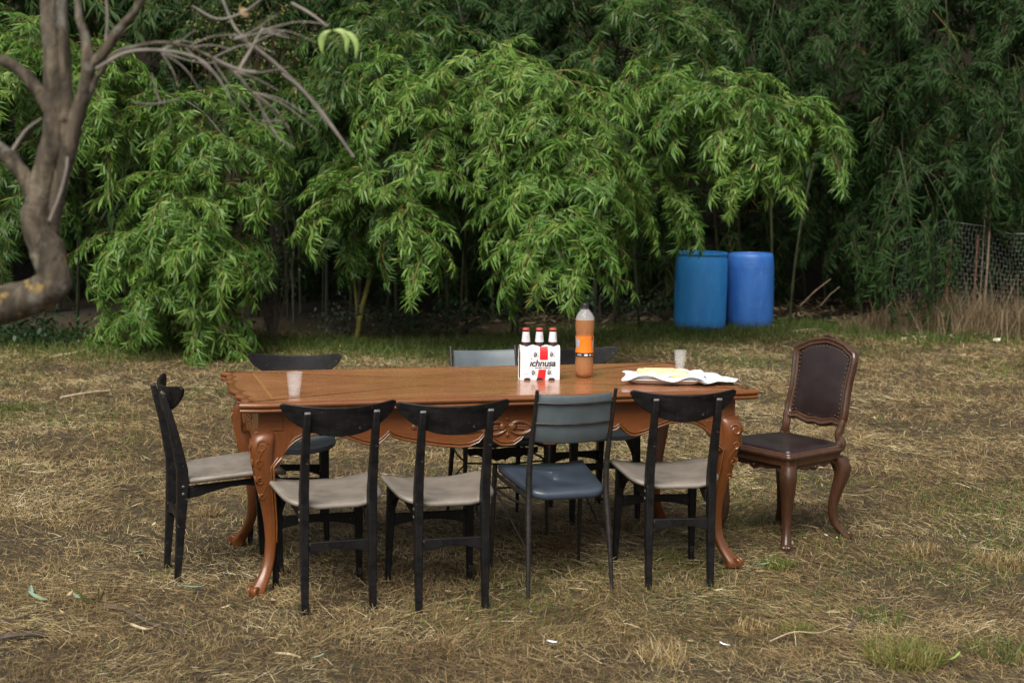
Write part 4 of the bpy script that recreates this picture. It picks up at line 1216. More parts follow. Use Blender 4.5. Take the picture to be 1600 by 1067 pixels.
def emblem(x, z):
    """a small dark head in profile with a pale headband and two flecks"""
    head = [(-0.007, -0.004), (-0.0085, 0.002), (-0.006, 0.0085), (0.0, 0.011), (0.006, 0.0085), (0.0075, 0.003), (0.0095, -0.001), (0.007, -0.003), (0.006, -0.008), (0.002, -0.011), (-0.004, -0.010)]
    mb = MB(); mb.prism([(x + a, z + b) for a, b in head], lambda a, b, t: on_face(a, b, 0.0008 - t), 0, 0.0003)
    for a, b, w in ((0.012, 0.007, 0.0015), (0.012, -0.008, 0.002)):
        mb.prism([(x + a - w, z + b - w), (x + a + w, z + b - w), (x + a + w, z + b + w), (x + a - w, z + b + w)], lambda p, q, t: on_face(p, q, 0.0008 - t), 0, 0.0003)
    e = mb.build('emblem', M['ink'], carton, smooth=False)
    mb = MB()
    for (a0, b0, a1, b1) in ((-0.009, 0.0035, 0.008, 0.0075), (-0.008, -0.0005, 0.004, 0.001), (-0.002, -0.0055, 0.005, -0.0045)):
        mb.add([on_face(x + a0, z + b0 - .0009, .0012), on_face(x + a1, z + b1 - .0009, .0012), on_face(x + a1, z + b1 + .0009, .0012), on_face(x + a0, z + b0 + .0009, .0012)], [(0, 1, 2, 3)])
    mb.build('headband', M['card'], e, smooth=False)
emblem(-0.030, 0.0335); emblem(0.040, 0.0345); emblem(-0.022, 0.113); emblem(0.050, 0.114)

def make_beer(loc, label, rz):
    t = thing('beer_bottle', label, 'bottle', loc, rz, 'beer bottles in the carton')
    mb = MB(); mb.lathe([(0.020, 0.002), (0.028, 0.004), (0.0295, 0.012), (0.0295, 0.118), (0.026, 0.137), (0.0208, 0.151), (0.0188, 0.165), (0.0160, 0.195), (0.0138, 0.213), (0.0143, 0.216), (0.0143, 0.221), (0.0128, 0.223)], 24); mb.build('glass', M['brownglass'], t, angle=60)
    mb = MB(); mb.lathe([(0.0194, 0.164), (0.0190, 0.168), (0.0164, 0.195), (0.0148, 0.209)], 24, cap0=False, cap1=False); lb = mb.build('neck_label', M['neck_label'], t)
    mb = MB()
    for z, w in ((0.192, 0.008), (0.188, 0.006), (0.182, 0.007), (0.175, 0.008)):
        r = 0.0167 + (0.195 - z) * 0.09
        n_ = 6
        for dz in (0.0,):
            p = [(-w + 2 * w * i / n_) for i in range(n_ + 1)]
            vs = [Vector((x, -math.sqrt(max(0, (r + .0006) ** 2 - x * x)), z + q)) for q in (-.0005, .0005) for x in p]
            mb.add(vs, [(i, i + 1, n_ + 2 + i, n_ + 1 + i) for i in range(n_)])
    mb.build('print_line', M['greyink'], lb, smooth=False)
    rings = []
    for z, rr, fl in ((0.2165, 0.0156, 1), (0.2205, 0.0153, 1), (0.2245, 0.0142, 0.3), (0.2258, 0.011, 0), (0.2259, 0.001, 0)):
        rings.append([Vector(((rr + fl * 0.0006 * math.cos(k * PI)) * math.cos(2 * PI * k / 42), (rr + fl * 0.0006 * math.cos(k * PI)) * math.sin(2 * PI * k / 42), z)) for k in range(42)])
    mb = MB(); mb.rings(rings); mb.build('crown_cap', M['redcap'], t, angle=50)
    return t
Rz = Matrix.Rotation(CRZ, 3, 'Z')
b1 = None
for i, (dx, lab) in enumerate(((-0.0595, 'brown beer bottle with red cap in the carton, leftmost of the three'), (0.0, 'brown beer bottle with red cap in the carton, between the two others'), (0.0595, 'brown beer bottle with red cap in the carton, nearest the orange drink bottle'))):
    loc = carton.location + Rz @ Vector((dx, 0, 0.002))
    if b1 is None: b1 = make_beer(loc, lab, CRZ)
    else:
        o = copy_tree(b1); o.location = loc; o['label'] = lab; o.rotation_euler.z = CRZ + 0.4 * i

# soft drink bottle
dpos = on_table(913, 591)
drink = thing('drink_bottle', 'tall clear plastic bottle of amber drink with orange label and black cap', 'bottle', dpos + Vector((0, 0.04, 0)), 0.0)
PR = [(0.030, 0.003), (0.037, 0.006), (0.0415, 0.018), (0.0425, 0.035), (0.0425, 0.060), (0.0405, 0.078), (0.0395, 0.086), (0.0410, 0.094), (0.0405, 0.112), (0.0385, 0.135), (0.0383, 0.150), (0.0400, 0.172), (0.0410, 0.188), (0.0395, 0.193), (0.0405, 0.198), (0.0425, 0.215), (0.0435, 0.240), (0.0428, 0.258), (0.0395, 0.272), (0.031, 0.288), (0.021, 0.300), (0.0155, 0.307), (0.0150, 0.316)]
mb = MB(); rings = []
for r_, z in PR:
    rings.append([Vector(((r_ * (1 - (0.10 * (0.5 + 0.5 * math.cos(5 * a)) * max(0, 1 - z / 0.022)))) * math.cos(a), (r_ * (1 - (0.10 * (0.5 + 0.5 * math.cos(5 * a)) * max(0, 1 - z / 0.022)))) * math.sin(a), z)) for a in [2 * PI * k / 40 for k in range(40)]])
mb.rings([rg for rg, (r_, z) in zip(rings, PR) if z <= 0.258], cap=False); mb.f.append(tuple(range(40))[::-1])
mb.build('plastic_body', M['pet'], drink, angle=70)
mb = MB(); mb.rings([rg for rg, (r_, z) in zip(rings, PR) if z >= 0.258], cap=False)
mb.build('shoulder', M['pet_whitish'], drink, angle=70)
mb = MB(); rings = [[p * 1.0 for p in rg] for rg in rings]
liq = [[Vector((p.x * 0.965, p.y * 0.965, p.z + 0.001)) for p in rg] for rg, (r_, z) in zip(rings, PR) if z <= 0.258]
mb.rings(liq); mb.build('drink', M['tea'], drink, angle=70)
mb = MB(); mb.lathe([(0.0412, 0.113), (0.0393, 0.135), (0.0391, 0.150), (0.0408, 0.172), (0.0416, 0.186)], 40, cap0=False, cap1=False); lb = mb.build('label', M['orange'], drink)
mb = MB(); mb.lathe([(0.0418, 0.0965), (0.0419, 0.112)], 40, cap0=False, cap1=False); bb = mb.build('label_band', M['ink'], drink)
def wrap(parent, name, mat, r, a0, a1, z0, z1, shape='box'):
    mb = MB(); nn = 12; vs = []
    for i in range(nn + 1):
        a = a0 + (a1 - a0) * i / nn
        u = 2 * i / nn - 1
        hh = (z1 - z0) / 2 * (math.sqrt(max(0.02, 1 - u * u)) if shape == 'oval' else 1)
        zc = (z0 + z1) / 2
        for z in (zc - hh, zc + hh):
            rr = r if isinstance(r, float) else r(z)
            vs.append(Vector((rr * math.cos(a), rr * math.sin(a), z)))
    mb.add(vs, [(2 * i, 2 * i + 2, 2 * i + 3, 2 * i + 1) for i in range(nn)])
    return mb.build(name, mat, parent)
wrap(bb, 'badge', M['card'], 0.0425, -PI / 2 - 0.10, -PI / 2 + 0.35, 0.0995, 0.1085, 'oval')
wrap(bb, 'badge', M['card'], 0.0425, -PI / 2 + 0.50, -PI / 2 + 0.75, 0.1015, 0.1065)
wrap(bb, 'badge', M['greyink'], 0.0425, -PI / 2 - 0.85, -PI / 2 - 0.35, 0.101, 0.107)
wrap(bb, 'badge', M['orange'], 0.0425, -PI / 2 + 0.95, -PI / 2 + 1.2, 0.101, 0.106)
lr = lambda z: lerp_table([(0.113, 0.0418), (0.135, 0.0399), (0.150, 0.0397), (0.172, 0.0414), (0.186, 0.0422)], z)
wrap(lb, 'fruit_patch', M['silver'], lr, -PI / 2 - 1.35, -PI / 2 - 0.62, 0.132, 0.180, 'oval')
wrap(lb, 'fruit_patch', M['silver'], lr, -PI / 2 + 1.0, -PI / 2 + 1.5, 0.128, 0.168, 'oval')
wrap(lb, 'dark_flag', M['ink'], lr, -PI / 2 + 0.80, -PI / 2 + 0.95, 0.168, 0.186)
rings = []
for z, rr, fl in ((0.313, 0.0172, 1), (0.3285, 0.0172, 1), (0.3305, 0.0160, 0), (0.3306, 0.001, 0)):
    rings.append([Vector(((rr + fl * 0.0005 * math.cos(k * PI)) * math.cos(2 * PI * k / 60), (rr + fl * 0.0005 * math.cos(k * PI)) * math.sin(2 * PI * k / 60), z)) for k in range(60)])
mb = MB(); mb.rings(rings); mb.build('cap', M['blackcap'], drink, angle=50)
mb = MB(); mb.lathe([(0.0178, 0.3105), (0.0182, 0.3085), (0.0178, 0.3065), (0.0155, 0.3065)], 24, cap0=False, cap1=False); mb.build('neck_ring', M['blackcap'], drink)

# plastic cups
def make_cup(loc, label, k_=1.0):
    t = thing('plastic_cup', label, 'cup', loc, 0, 'clear plastic cups on the table')
    pr = [(0.0205, 0.0), (0.0225, 0.002), (0.0235, 0.012), (0.0275, 0.052), (0.0290, 0.054), (0.0300, 0.072), (0.0322, 0.092), (0.0335, 0.0925), (0.0338, 0.0940), (0.0328, 0.0945), (0.0312, 0.0925), (0.0290, 0.072), (0.0280, 0.055), (0.0265, 0.051), (0.0225, 0.012), (0.0215, 0.003), (0.001, 0.003)]
    mb = MB(); mb.lathe([(r * k_, z * k_) for r, z in pr], 36); mb.build('cup_wall', M['cup'], t, angle=50)
    mb = MB()
    for j in range(3): mb.lathe([(0.0255 * k_ + 0.0012 * j, (0.031 + 0.007 * j) * k_), (0.0263 * k_ + 0.0012 * j, (0.033 + 0.007 * j) * k_), (0.0260 * k_ + 0.0012 * j, (0.035 + 0.007 * j) * k_)], 36, cap0=False, cap1=False)
    mb.build('cup_rib', M['cup'], t)
    return t
make_cup(on_table(460, 618), 'clear plastic cup standing alone near the left end of the table', 1.0)
make_cup(on_table(1063, 577) + Vector((0, 0.02, 0)), 'clear plastic cup behind the flatbread at the right end of the table', 0.92)

# foam tray, paper and flatbread
tp_ = on_table(1037, 597)
tray = thing('foam_tray', 'shallow white foam tray under the paper and the flatbread', 'tray', tp_, -0.08)
mb = MB(); rings = []
def rrect(w, h, n=40, e=0.22):
    out = []
    for k in range(n):
        a = 2 * PI * (k + .5) / n
        out.append((math.copysign(abs(math.cos(a)) ** e, math.cos(a)) * w, math.copysign(abs(math.sin(a)) ** e, math.sin(a)) * h))
    return out
for (w, h, z) in ((0.12, 0.075, 0.0), (0.135, 0.088, 0.004), (0.160, 0.110, 0.020), (0.164, 0.114, 0.0215), (0.164, 0.114, 0.0245), (0.158, 0.108, 0.0235), (0.133, 0.086, 0.008), (0.01, 0.01, 0.006)):
    rings.append([Vector((x, y, z)) for x, y in rrect(w, h)])
mb.rings(rings); mb.build('tray_shell', M['styro'], tray, angle=60)
def crumple(x, y, s=1.0, ph=0):
    v = 0
    for i in range(7):
        a = i * 1.9 + ph; f = 9 + i * 6
        v += abs(math.sin((x * math.cos(a) + y * math.sin(a)) * f + i)) * (1.0 / (1 + i * 0.7))
    return v * s
def sheet(name, label, loc, rz, w, h, zf, edge_ph, n=34):
    mb = MB(); nx_, ny_ = n, int(n * h / w)
    vs = []
    for j in range(ny_ + 1):
        for i in range(nx_ + 1):
            u, v = 2 * i / nx_ - 1, 2 * j / ny_ - 1
            x = u * w * (1 + 0.05 * math.sin(v * 5 + edge_ph)) ; y = v * h * (1 + 0.06 * math.sin(u * 6 + edge_ph * 2))
            vs.append(Vector((x, y, zf(x, y))))
    fs = [(j * (nx_ + 1) + i, j * (nx_ + 1) + i + 1, (j + 1) * (nx_ + 1) + i + 1, (j + 1) * (nx_ + 1) + i) for j in range(ny_) for i in range(nx_)]
    mb.add(vs, fs); o = mb.build(name, M['paper'], None, angle=25)
    s = o.modifiers.new('thick', 'SOLIDIFY'); s.thickness = 0.0006
    o.location = loc; o.rotation_euler = (0, 0, rz)
    return tag(o, label, 'paper')
def z1(x, y):
    r = max(abs(x) / 0.155, abs(y) / 0.105)
    base = 0.011 + 0.016 * smoothstep(0.82, 1.0, r)
    out = smoothstep(1.0, 1.2, r)
    return base + crumple(x, y, 0.0042 * (0.25 + smoothstep(0.6, 1.0, r)), 1) + 0.010 * smoothstep(0.8, 1.0, r) * (0.3 + 0.5 * math.sin(x * 30 + y * 22)) - 0.016 * smoothstep(1.06, 1.3, r)
sheet('wrapping_paper', 'crumpled white paper lining the tray under the flatbread', tray.location, -0.08, 0.176, 0.127, z1, 0.6)
def z2(x, y):
    h = 0.0015 + crumple(x, y, 0.0085, 4) * (0.55 + 0.45 * math.sin(x * 14 + 1))
    h += 0.045 * math.exp(-((x + 0.07) / 0.03) ** 2 - ((y - 0.06) / 0.05) ** 2) + 0.022 * smoothstep(-0.07, -0.1, x) + 0.018 * math.exp(-((x - 0.02 + y * 0.5) / 0.018) ** 2)
    return h
sheet('paper_sheet', 'crumpled loose white paper spreading right of the flatbread towards the table corner', tray.location + Vector((0.19, 0.025, 0)), 0.32, 0.110, 0.135, z2, 2.2, 26)
# flatbread
bread = thing('flatbread', 'pale flatbread slab with a browned edge lying on the paper', 'bread', tray.location + Vector((-0.002, 0.010, 0.023)), -0.05)
def slab(name, w, h, z0, th, off, ph):
    mb = MB(); n_ = 26; vs = []
    def edge(u, v): return 1 + 0.05 * math.sin(7 * math.atan2(v, u) + ph) + 0.03 * math.sin(13 * math.atan2(v, u))
    rings = []
    base = rrect(1, 1, 56, 0.3)
    for k_, z in ((0.02, 0), (0.9, 0.0), (1.0, th * 0.35), (0.99, th * 0.75), (0.95, th), (0.8, th * 1.03), (0.62, th), (0.44, th), (0.26, th), (0.1, th), (0.01, th)):
        rg = []
        for x, y in base:
            e = edge(x, y)
            X, Y = x * w * k_ * e + off[0], y * h * k_ * e + off[1]
            lump = (0.0035 * math.sin(X * 95 + ph) * math.sin(Y * 88 + 1) + 0.002 * math.sin(X * 210 + 2) * math.sin(Y * 190)) if z > th * 0.9 else 0
            rg.append(Vector((X, Y, z0 + z + lump)))
        rings.append(rg)
    mb.rings(rings); return mb.build(name, M['bread'], bread, angle=80)
slab('bread_slab', 0.114, 0.088, 0.0, 0.025, (0.0, 0.016), 0.4)
slab('bread_piece', 0.085, 0.022, -0.006, 0.011, (0.012, -0.085), 2.0)
def z3(x, y): return 0.0285 + crumple(x, y, 0.0035, 8) + 0.003 * (1 - (x / 0.06) ** 2)
sheet('paper_flap', 'folded corner of white paper lying over the front of the flatbread', tray.location + Vector((-0.035, -0.052, 0.004)), -0.25, 0.060, 0.026, z3, 3.4, 16)

# ------------------------------------------------------------------ barrels
def make_barrel(label, loc, mat, style, h=0.885, r=0.292, tilt=(0, 0)):
    t = thing('barrel', label, 'barrel', loc, 0, 'blue plastic barrels by the thicket')
    t.rotation_euler = (tilt[0], tilt[1], 0.4)
    if style == 'open':
        pr = [(r * 0.90, 0.0), (r * 0.96, 0.015), (r * 0.985, 0.06), (r, 0.16), (r * 1.005, 0.45), (r * 0.995, 0.70), (r * 0.97, 0.80), (r * 0.945, 0.835), (r * 0.935, 0.85), (r * 0.92, 0.85), (r * 0.93, 0.80), (r * 0.96, 0.70), (r * 0.965, 0.3), (r * 0.9, 0.04), (0.01, 0.03)]
    else:
        pr = [(r * 0.88, 0.0), (r * 0.95, 0.012), (r * 0.985, 0.05), (r, 0.15), (r * 1.01, 0.45), (r * 0.995, 0.72), (r * 0.965, 0.815), (r * 0.925, 0.850), (r * 0.88, 0.858), (r * 0.86, 0.852), (r * 0.90, 0.80), (r * 0.96, 0.70), (r * 0.965, 0.3), (r * 0.9, 0.04), (0.01, 0.03)]
    mb = MB(); mb.lathe([(a, z * h / 0.86) for a, z in pr], 48, cap1=True)
    mb.build('barrel_wall', M[mat], t, angle=60)
    if style == 'open':
        mb = MB(); k_ = h / 0.86
        mb.lathe([(r * 0.95, 0.822 * k_), (r * 0.985, 0.828 * k_), (r * 0.99, 0.845 * k_), (r * 0.985, 0.862 * k_), (r * 0.94, 0.864 * k_), (r * 0.915, 0.858 * k_)], 48, cap0=False, cap1=False)
        mb.build('rim', M[mat], t, angle=60)
        mb = MB(); mb.lathe([(r * 0.9, 0.79 * k_), (0.02, 0.81 * k_)], 24); mb.build('debris', M['stick'], t)
    else:
        mb = MB()
        mb.lathe([(r * 0.995, 0.70 * h / .86), (r * 1.004, 0.706 * h / .86), (r * 0.992, 0.715 * h / .86)], 48, cap0=False, cap1=False); mb.build('hoop', M[mat], t)
    return t
bl_ = at(1093, 500, 16.45); bl_.z = -0.005
make_barrel('light blue open barrel with a raised rim, in front of the deep blue one', bl_, 'barrel_light', 'open', 0.885, 0.292, (0, R(0.6)))
br_ = at(1171, 500, 16.75); br_.z = -0.005
make_barrel('deep blue rimless barrel standing right behind the light blue one', br_, 'barrel_deep', 'cut', 0.87, 0.270, (0, R(-0.8)))

# ------------------------------------------------------------------ wire fence on the right
FA = at(1405, 460, 17.3); FB = at(1690, 470, 16.5)
FA.z = FB.z = 0
fence = thing('wire_fence', 'sagging chicken wire fence with rusty posts in the tall dry grass', 'fence', FA, math.atan2(FB.y - FA.y, FB.x - FA.x))
FL = (FB - FA).length
def ftop(x): return lerp_table([(0, 1.02), (0.12 * FL, 1.12), (0.25 * FL, 1.29), (0.30 * FL, 1.25), (0.45 * FL, 1.21), (0.6 * FL, 1.13), (0.7 * FL, 1.14), (FL, 1.05)], x)
mb = MB()
cw_, chx = 0.075, 0.055
def fp(x, z):
    k_ = z / 1.3
    zz = k_ * ftop(x)
    return Vector((x + 0.012 * math.sin(z * 17 + x * 5), 0.05 * math.sin(x * 4.2 + z * 3) + 0.03 * math.sin(z * 9 + x * 11) + 0.02 * math.sin(x * 23), zz))
def wire(a, b, r=0.0019):
    d = (b - a).normalized(); u = d.cross(Vector((0, 1, 0))).normalized(); w = d.cross(u)
    vs = []
    for p in (a, b):
        for k_ in range(3): vs.append(p + (u * math.cos(2 * PI * k_ / 3) + w * math.sin(2 * PI * k_ / 3)) * r)
    mb.add(vs, [(0, 1, 4, 3), (1, 2, 5, 4), (2, 0, 3, 5)])
for j in range(int(1.3 / chx)):
    for i in range(int(FL / cw_) + 1):
        x = i * cw_ + (cw_ / 2 if j % 2 else 0); z = j * chx + 0.02
        wire(fp(x - cw_ * .25, z), fp(x + cw_ * .25, z))
        wire(fp(x + cw_ * .25, z), fp(x + cw_ * .5 - cw_ * .25 + cw_ * .0 + 0.0, z + chx))if False else None
        wire(fp(x + cw_ * .25, z), fp(x + cw_ * .25 + 0.0001, z + chx))
        wire(fp(x - cw_ * .25, z), fp(x - cw_ * .25 + 0.0001, z + chx))
for i in range(30):
    wire(fp(FL * i / 30, 1.29), fp(FL * (i + 1) / 30, 1.29), 0.0028)
tag(mb.build('wire_mesh', M['wire'], fence, smooth=False), kind='stuff')
inv = Matrix.Rotation(-fence.rotation_euler.z, 3, 'Z')
for (px, y0, y1, Y, r, m, nm) in ((1484, 480, 375, 17.02, 0.024, 'rust', 'post'), (1528, 440, 368, 17.0, 0.013, 'rust', 'post'), (1549, 440, 312, 16.9, 0.012, 'drycane', 'cane_stake'), (1540, 440, 322, 17.05, 0.007, 'drycane', 'cane_stake'), (1640, 480, 340, 16.6, 0.024, 'rust', 'post')):
    top = at(px, y1, Y); bot = Vector((top.x - 0.03, top.y, -0.05))
    mb = MB(); a, b = inv @ (bot - FA), inv @ (top - FA)
    mb.tube([a, a.lerp(b, .5) + Vector((0.008, 0, 0)), b], r, 8); mb.build(nm, M[m], fence)

# ------------------------------------------------------------------ foreground tree
TD = 3.2
def tb(pts, Y=TD):
    return [at(p[0], p[1], p[2] if len(p) > 2 else Y) for p in pts]
base = at(-230, 500, 3.45); base.z = 0
tree = thing('tree', 'bare grey tree reaching in from the left with lichen on its crooked limb', 'tree', base)
def limb(name, pts, rad, n=10, parent=tree, m='bark', Y=TD, wob=0.0):
    P_ = crom(tb(pts, Y), max(12, (14 if m == 'bark' else 7) * len(pts)))
    k_ = len(P_)
    rr = []
    for i in range(k_):
        u = i / (k_ - 1) * (len(rad) - 1); a = min(int(u), len(rad) - 2)
        rr.append((rad[a] + (rad[a + 1] - rad[a]) * (u - a)) * (1 + wob * rnd.uniform(-1, 1)))
    mb = MB(); mb.tube([p - base for p in P_], rr, n)
    if m == 'bark': roughen(mb)
    return mb.build(name, M[m], parent, angle=80)
def roughen(mb, amt=0.0035):
    for i, v in enumerate(mb.v):
        p = Vector(v)
        d = mnoise.noise_vector(p * 16) * amt * 1.2 + mnoise.noise_vector(p * 45) * amt * 0.6
        mb.v[i] = tuple(p + d)
# trunk: rises out of the frame on the left, then the crooked limb comes in
mb = MB(); tr = crom([base + Vector((0, 0, -0.1)), base + Vector((0.03, 0, 0.5)), base + Vector((0.02, -0.05, 1.0)), at(-150, 520, 3.3), at(-60, 495, 3.22), at(0, 478, TD), at(50, 462, TD), at(82, 440, TD), at(78, 405, TD), at(64, 362, TD), at(60, 325, TD)], 140)
mb.tube([p - base for p in tr], [(0.12 - 0.080 * min(1, i / 70) - (0.007 * max(0, (i - 95) / 45))) * (1 + 0.07 * mnoise.noise(Vector((i * 0.11, 3.1, 0.7)))) for i in range(140)], 18)
roughen(mb, 0.006)
mb.build('trunk', M['bark'], tree, angle=80)
for (x, y, r) in ((86, 446, 0.036), (80, 430, 0.032), (50, 332, 0.024), (100, 185, 0.021)): mb = MB(); mb.ball(at(x, y, TD) - base, (r, r, r * 0.85), 8); mb.build('knot', M['bark'], tree, angle=80)
limb('branch', [(58, 335), (66, 290), (80, 240), (88, 190), (85, 120), (80, 50), (76, -60)], [.030, .028, .026, .023, .021, .020], wob=.03)
limb('branch', [(76, 400), (84, 345), (90, 300), (102, 240), (103, 180), (100, 100), (96, 20), (94, -60)], [.012, .017, .018, .017, .015, .014, .013], wob=.03)
limb('branch', [(84, 330), (98, 270), (115, 200), (130, 150), (137, 98), (133, 60), (122, 10), (118, -50)], [.014, .017, .018, .017, .014, .010, .008, .007], wob=.04)
limb('branch', [(132, 150), (140, 105), (158, 88), (185, 50), (215, 10), (240, -50)], [.014, .013, .012, .010, .009, .008])
limb('branch', [(120, 190), (148, 130), (180, 85), (230, 70), (290, 72), (330, 90), (365, 112), (395, 145), (430, 178), (452, 202), (458, 222)], [.010, .0075, .005, .0038, .0033, .003, .0028, .0024, .002, .0016, .001])
limb('branch', [(150, 108), (200, 82), (260, 80), (310, 92), (335, 115), (355, 145), (364, 165)], [.0055, .004, .0035, .003, .0024, .0018, .0012], m='deadtwig')
limb('branch', [(-60, 70), (0, 92), (35, 115), (62, 145), (80, 175)], [.012, .012, .013, .015, .016], wob=.03)
limb('branch', [(-70, 200), (0, 235), (25, 260), (45, 290), (60, 318)], [.016, .017, .018, .019, .020], wob=.03)
for pts, rad in (
        ([(365, 55, 3.5), (420, 92, 3.55), (485, 155, 3.6), (520, 200, 3.6), (553, 246, 3.6)], [.005, .0055, .0055, .005, .003]),
        ([(455, 5, 3.4), (485, 22, 3.4), (512, 42, 3.4)], [.004, .004, .003]),
        ([(340, -20, 3.5), (365, 40, 3.5), (385, 62, 3.5)], [.004, .004, .003]),
        ([(372, 112, 3.3), (392, 78, 3.35), (410, 45, 3.4)], [.004, .004, .003]),
        ([(330, 90, 3.3), (370, 108, 3.3), (400, 112, 3.3)], [.004, .004, .002]),
        ([(398, 150, 3.25), (420, 190, 3.25), (435, 215, 3.25), (460, 232, 3.25)], [.003, .003, .0025, .0015]),
        ([(410, 190, 3.25), (440, 190, 3.25), (452, 200, 3.25)], [.002, .002, .0012]),
        ([(205, 160, 3.3), (240, 163, 3.3), (280, 155, 3.3)], [.0025, .0025, .002]),
        ([(237, 115, 3.3), (243, 140, 3.3), (250, 160, 3.3)], [.002, .0025, .002]),
        ([(20, 235, 3.1), (40, 205, 3.1), (65, 185, 3.1)], [.004, .0035, .002]),
        ([(410, 45, 3.4), (432, 55, 3.4), (452, 60, 3.4)], [.002, .002, .001]),
        ([(165, 70, 3.2), (168, 30, 3.2), (165, -10, 3.2)], [.003, .003, .002]),
        ([(78, 345, 3.13), (92, 310, 3.12), (103, 270, 3.12), (106, 245, 3.12)], [.004, .004, .0035, .003]),
        ([(300, 10, 3.4), (340, 30, 3.4), (380, 20, 3.4), (420, -10, 3.4)], [.003, .003, .003, .002])):
    limb('twig', pts, rad, 6, m='deadtwig')
tw = random.Random(5)
for k in range(22):
    x0, y0 = tw.choice([(230, 72), (290, 76), (330, 92), (365, 112), (395, 145), (365, 62), (385, 75), (410, 48), (440, 115), (250, 80), (180, 60)])
    an = tw.choice([-0.6, -0.3, 0.15, 0.5, 0.9, 1.2]) + tw.uniform(-.25, .25)
    ln = tw.uniform(45, 120); Yt = tw.uniform(3.2, 3.5)
    p1_ = (x0 + ln * .5 * math.cos(an), y0 + ln * .5 * math.sin(an) + tw.uniform(-5, 5), Yt); p2_ = (x0 + ln * math.cos(an + tw.uniform(-.25, .25)), y0 + ln * math.sin(an + tw.uniform(-.1, .35)), Yt)
    limb('twig', [(x0, y0, Yt), p1_, p2_], [.0022, .0016, .0009], 5, m='deadtwig')
# three pale leaves curling from the twig tip, one dead leaf
def curled_leaf(pts, w, name='leaf', m='leaf_bright', Y=3.4):
    P_ = crom(tb(pts, Y), 12); mb = MB(); vs = []
    for i, p in enumerate(P_):
        t_ = (P_[min(i + 1, 11)] - P_[max(i - 1, 0)]).normalized()
        s_ = t_.cross(Vector((0.3, -1, 0.2))).normalized()
        ww = w * math.sin(PI * (0.06 + 0.9 * i / 11)) 
        vs += [p - base - s_ * ww, p - base + Vector((0, -0.002, 0)), p - base + s_ * ww]
    mb.add(vs, [(3 * i + a, 3 * i + a + 1, 3 * i + a + 4, 3 * i + a + 3) for i in range(11) for a in (0, 1)])
    return mb.build(name, M[m], tree)
M['leaf_pale'] = mat_plain('pale_green_leaf', (0.24, 0.34, 0.09), 0.5, 0.25, 30)
curled_leaf([(518, 48), (506, 55), (502, 68), (504, 84)], .0075, m='leaf_pale')
curled_leaf([(520, 48), (535, 50), (542, 62), (541, 84)], .0075, m='leaf_pale')
curled_leaf([(530, 50), (548, 55), (557, 70), (556, 92)], .0065, m='leaf_pale')
curled_leaf([(374, 15), (382, 20), (386, 28)], .010, m='litter')

# ------------------------------------------------------------------ yellowing shrub above the dark hollow, ivy, undergrowth
def leafy_bush(name, label, cat, pts, n, spread, leaf_m, stem_m, lsize, seed, stems=6, base_pt=None, flat=1.0):
    r = random.Random(seed)
    c0 = at(*pts[0]); root_p = base_pt if base_pt is not None else Vector((c0.x, c0.y, 0))
    t = thing(name, label, cat, root_p)
    cs = [at(*p) - root_p for p in pts]
    V, T, tint = [], [], []
    mb = MB()
    for c in cs:
        for s_ in range(stems):
            e = c + Vector((r.gauss(0, spread), r.gauss(0, spread), r.gauss(0, spread * flat)))
            mid = c * 0.6 + Vector((r.gauss(0, spread * .4), 0.1, 0))
            pp = crom([Vector((0, 0, 0)), mid, c.lerp(e, .5), e], 10)
            mb.tube(pp, [0.008 - 0.0007 * i for i in range(10)], 4)
    for i in range(n):
        c = r.choice(cs)
        p = c + Vector((r.gauss(0, spread), r.gauss(0, spread), r.gauss(0, spread * flat)))
        d = Vector((r.gauss(0, 1), r.gauss(-0.4, 1), r.gauss(-0.2, 0.7))).normalized()
        w = d.cross(Vector((r.gauss(0, .4), r.gauss(0, .4), 1))).normalized()
        L = lsize * r.uniform(0.6, 1.3); k_ = len(V)
        V.extend(leaf_verts(p, d, w, L, L * 0.55, 0.15)); T.extend(tuple(a + k_ for a in q) for q in LEAF_T); tint.extend([min(1, max(0, r.gauss(0.5, .25)))] * 6)
    mb.build('stem', M[stem_m], t)
    o = link('foliage', np_mesh('foliage', np.array([tuple(v) for v in V]), np.array(T), [M[leaf_m]], np.array(tint)), t)
    tag(o, kind='stuff')
    return t
M['redtwig'] = mat_plain('reddish_twig', (0.06, 0.04, 0.026), 0.7, 0.3, 20)
leafy_bush('shrub', 'yellowing shrub with reddish twigs at the upper edge behind the bare branches', 'shrub', [(330, 40, 15.2), (400, 30, 15.0), (440, 60, 15.1), (420, 130, 15.0), (470, 150, 15.2), (370, 90, 15.2)], 1500, 0.26, 'leaf_yellow', 'redtwig', 0.045, 5)
leafy_bush('shrub', 'grey green broad leaved shrub hanging over the dark cavity', 'shrub', [(425, 395, 14.5), (405, 330, 14.6), (430, 250, 14.9), (410, 440, 14.5)], 900, 0.17, 'leaf_sage', 'stick', 0.045, 6)
leafy_bush('shrub', 'low grey green shrub by the foot of the bright yellow culm', 'shrub', [(540, 495, 14.9), (520, 505, 14.8), (570, 500, 15.0), (610, 508, 15.0)], 700, 0.13, 'leaf_sage', 'stick', 0.04, 7)
leafy_bush('ivy', 'low dark ivy on the ground under the crooked tree limb', 'ivy', [(20, 525, 14.0), (70, 528, 14.0), (120, 532, 13.9), (-40, 525, 14.1), (40, 505, 14.3)], 1600, 0.16, 'leaf_ivy', 'stick', 0.055, 8, flat=0.7)
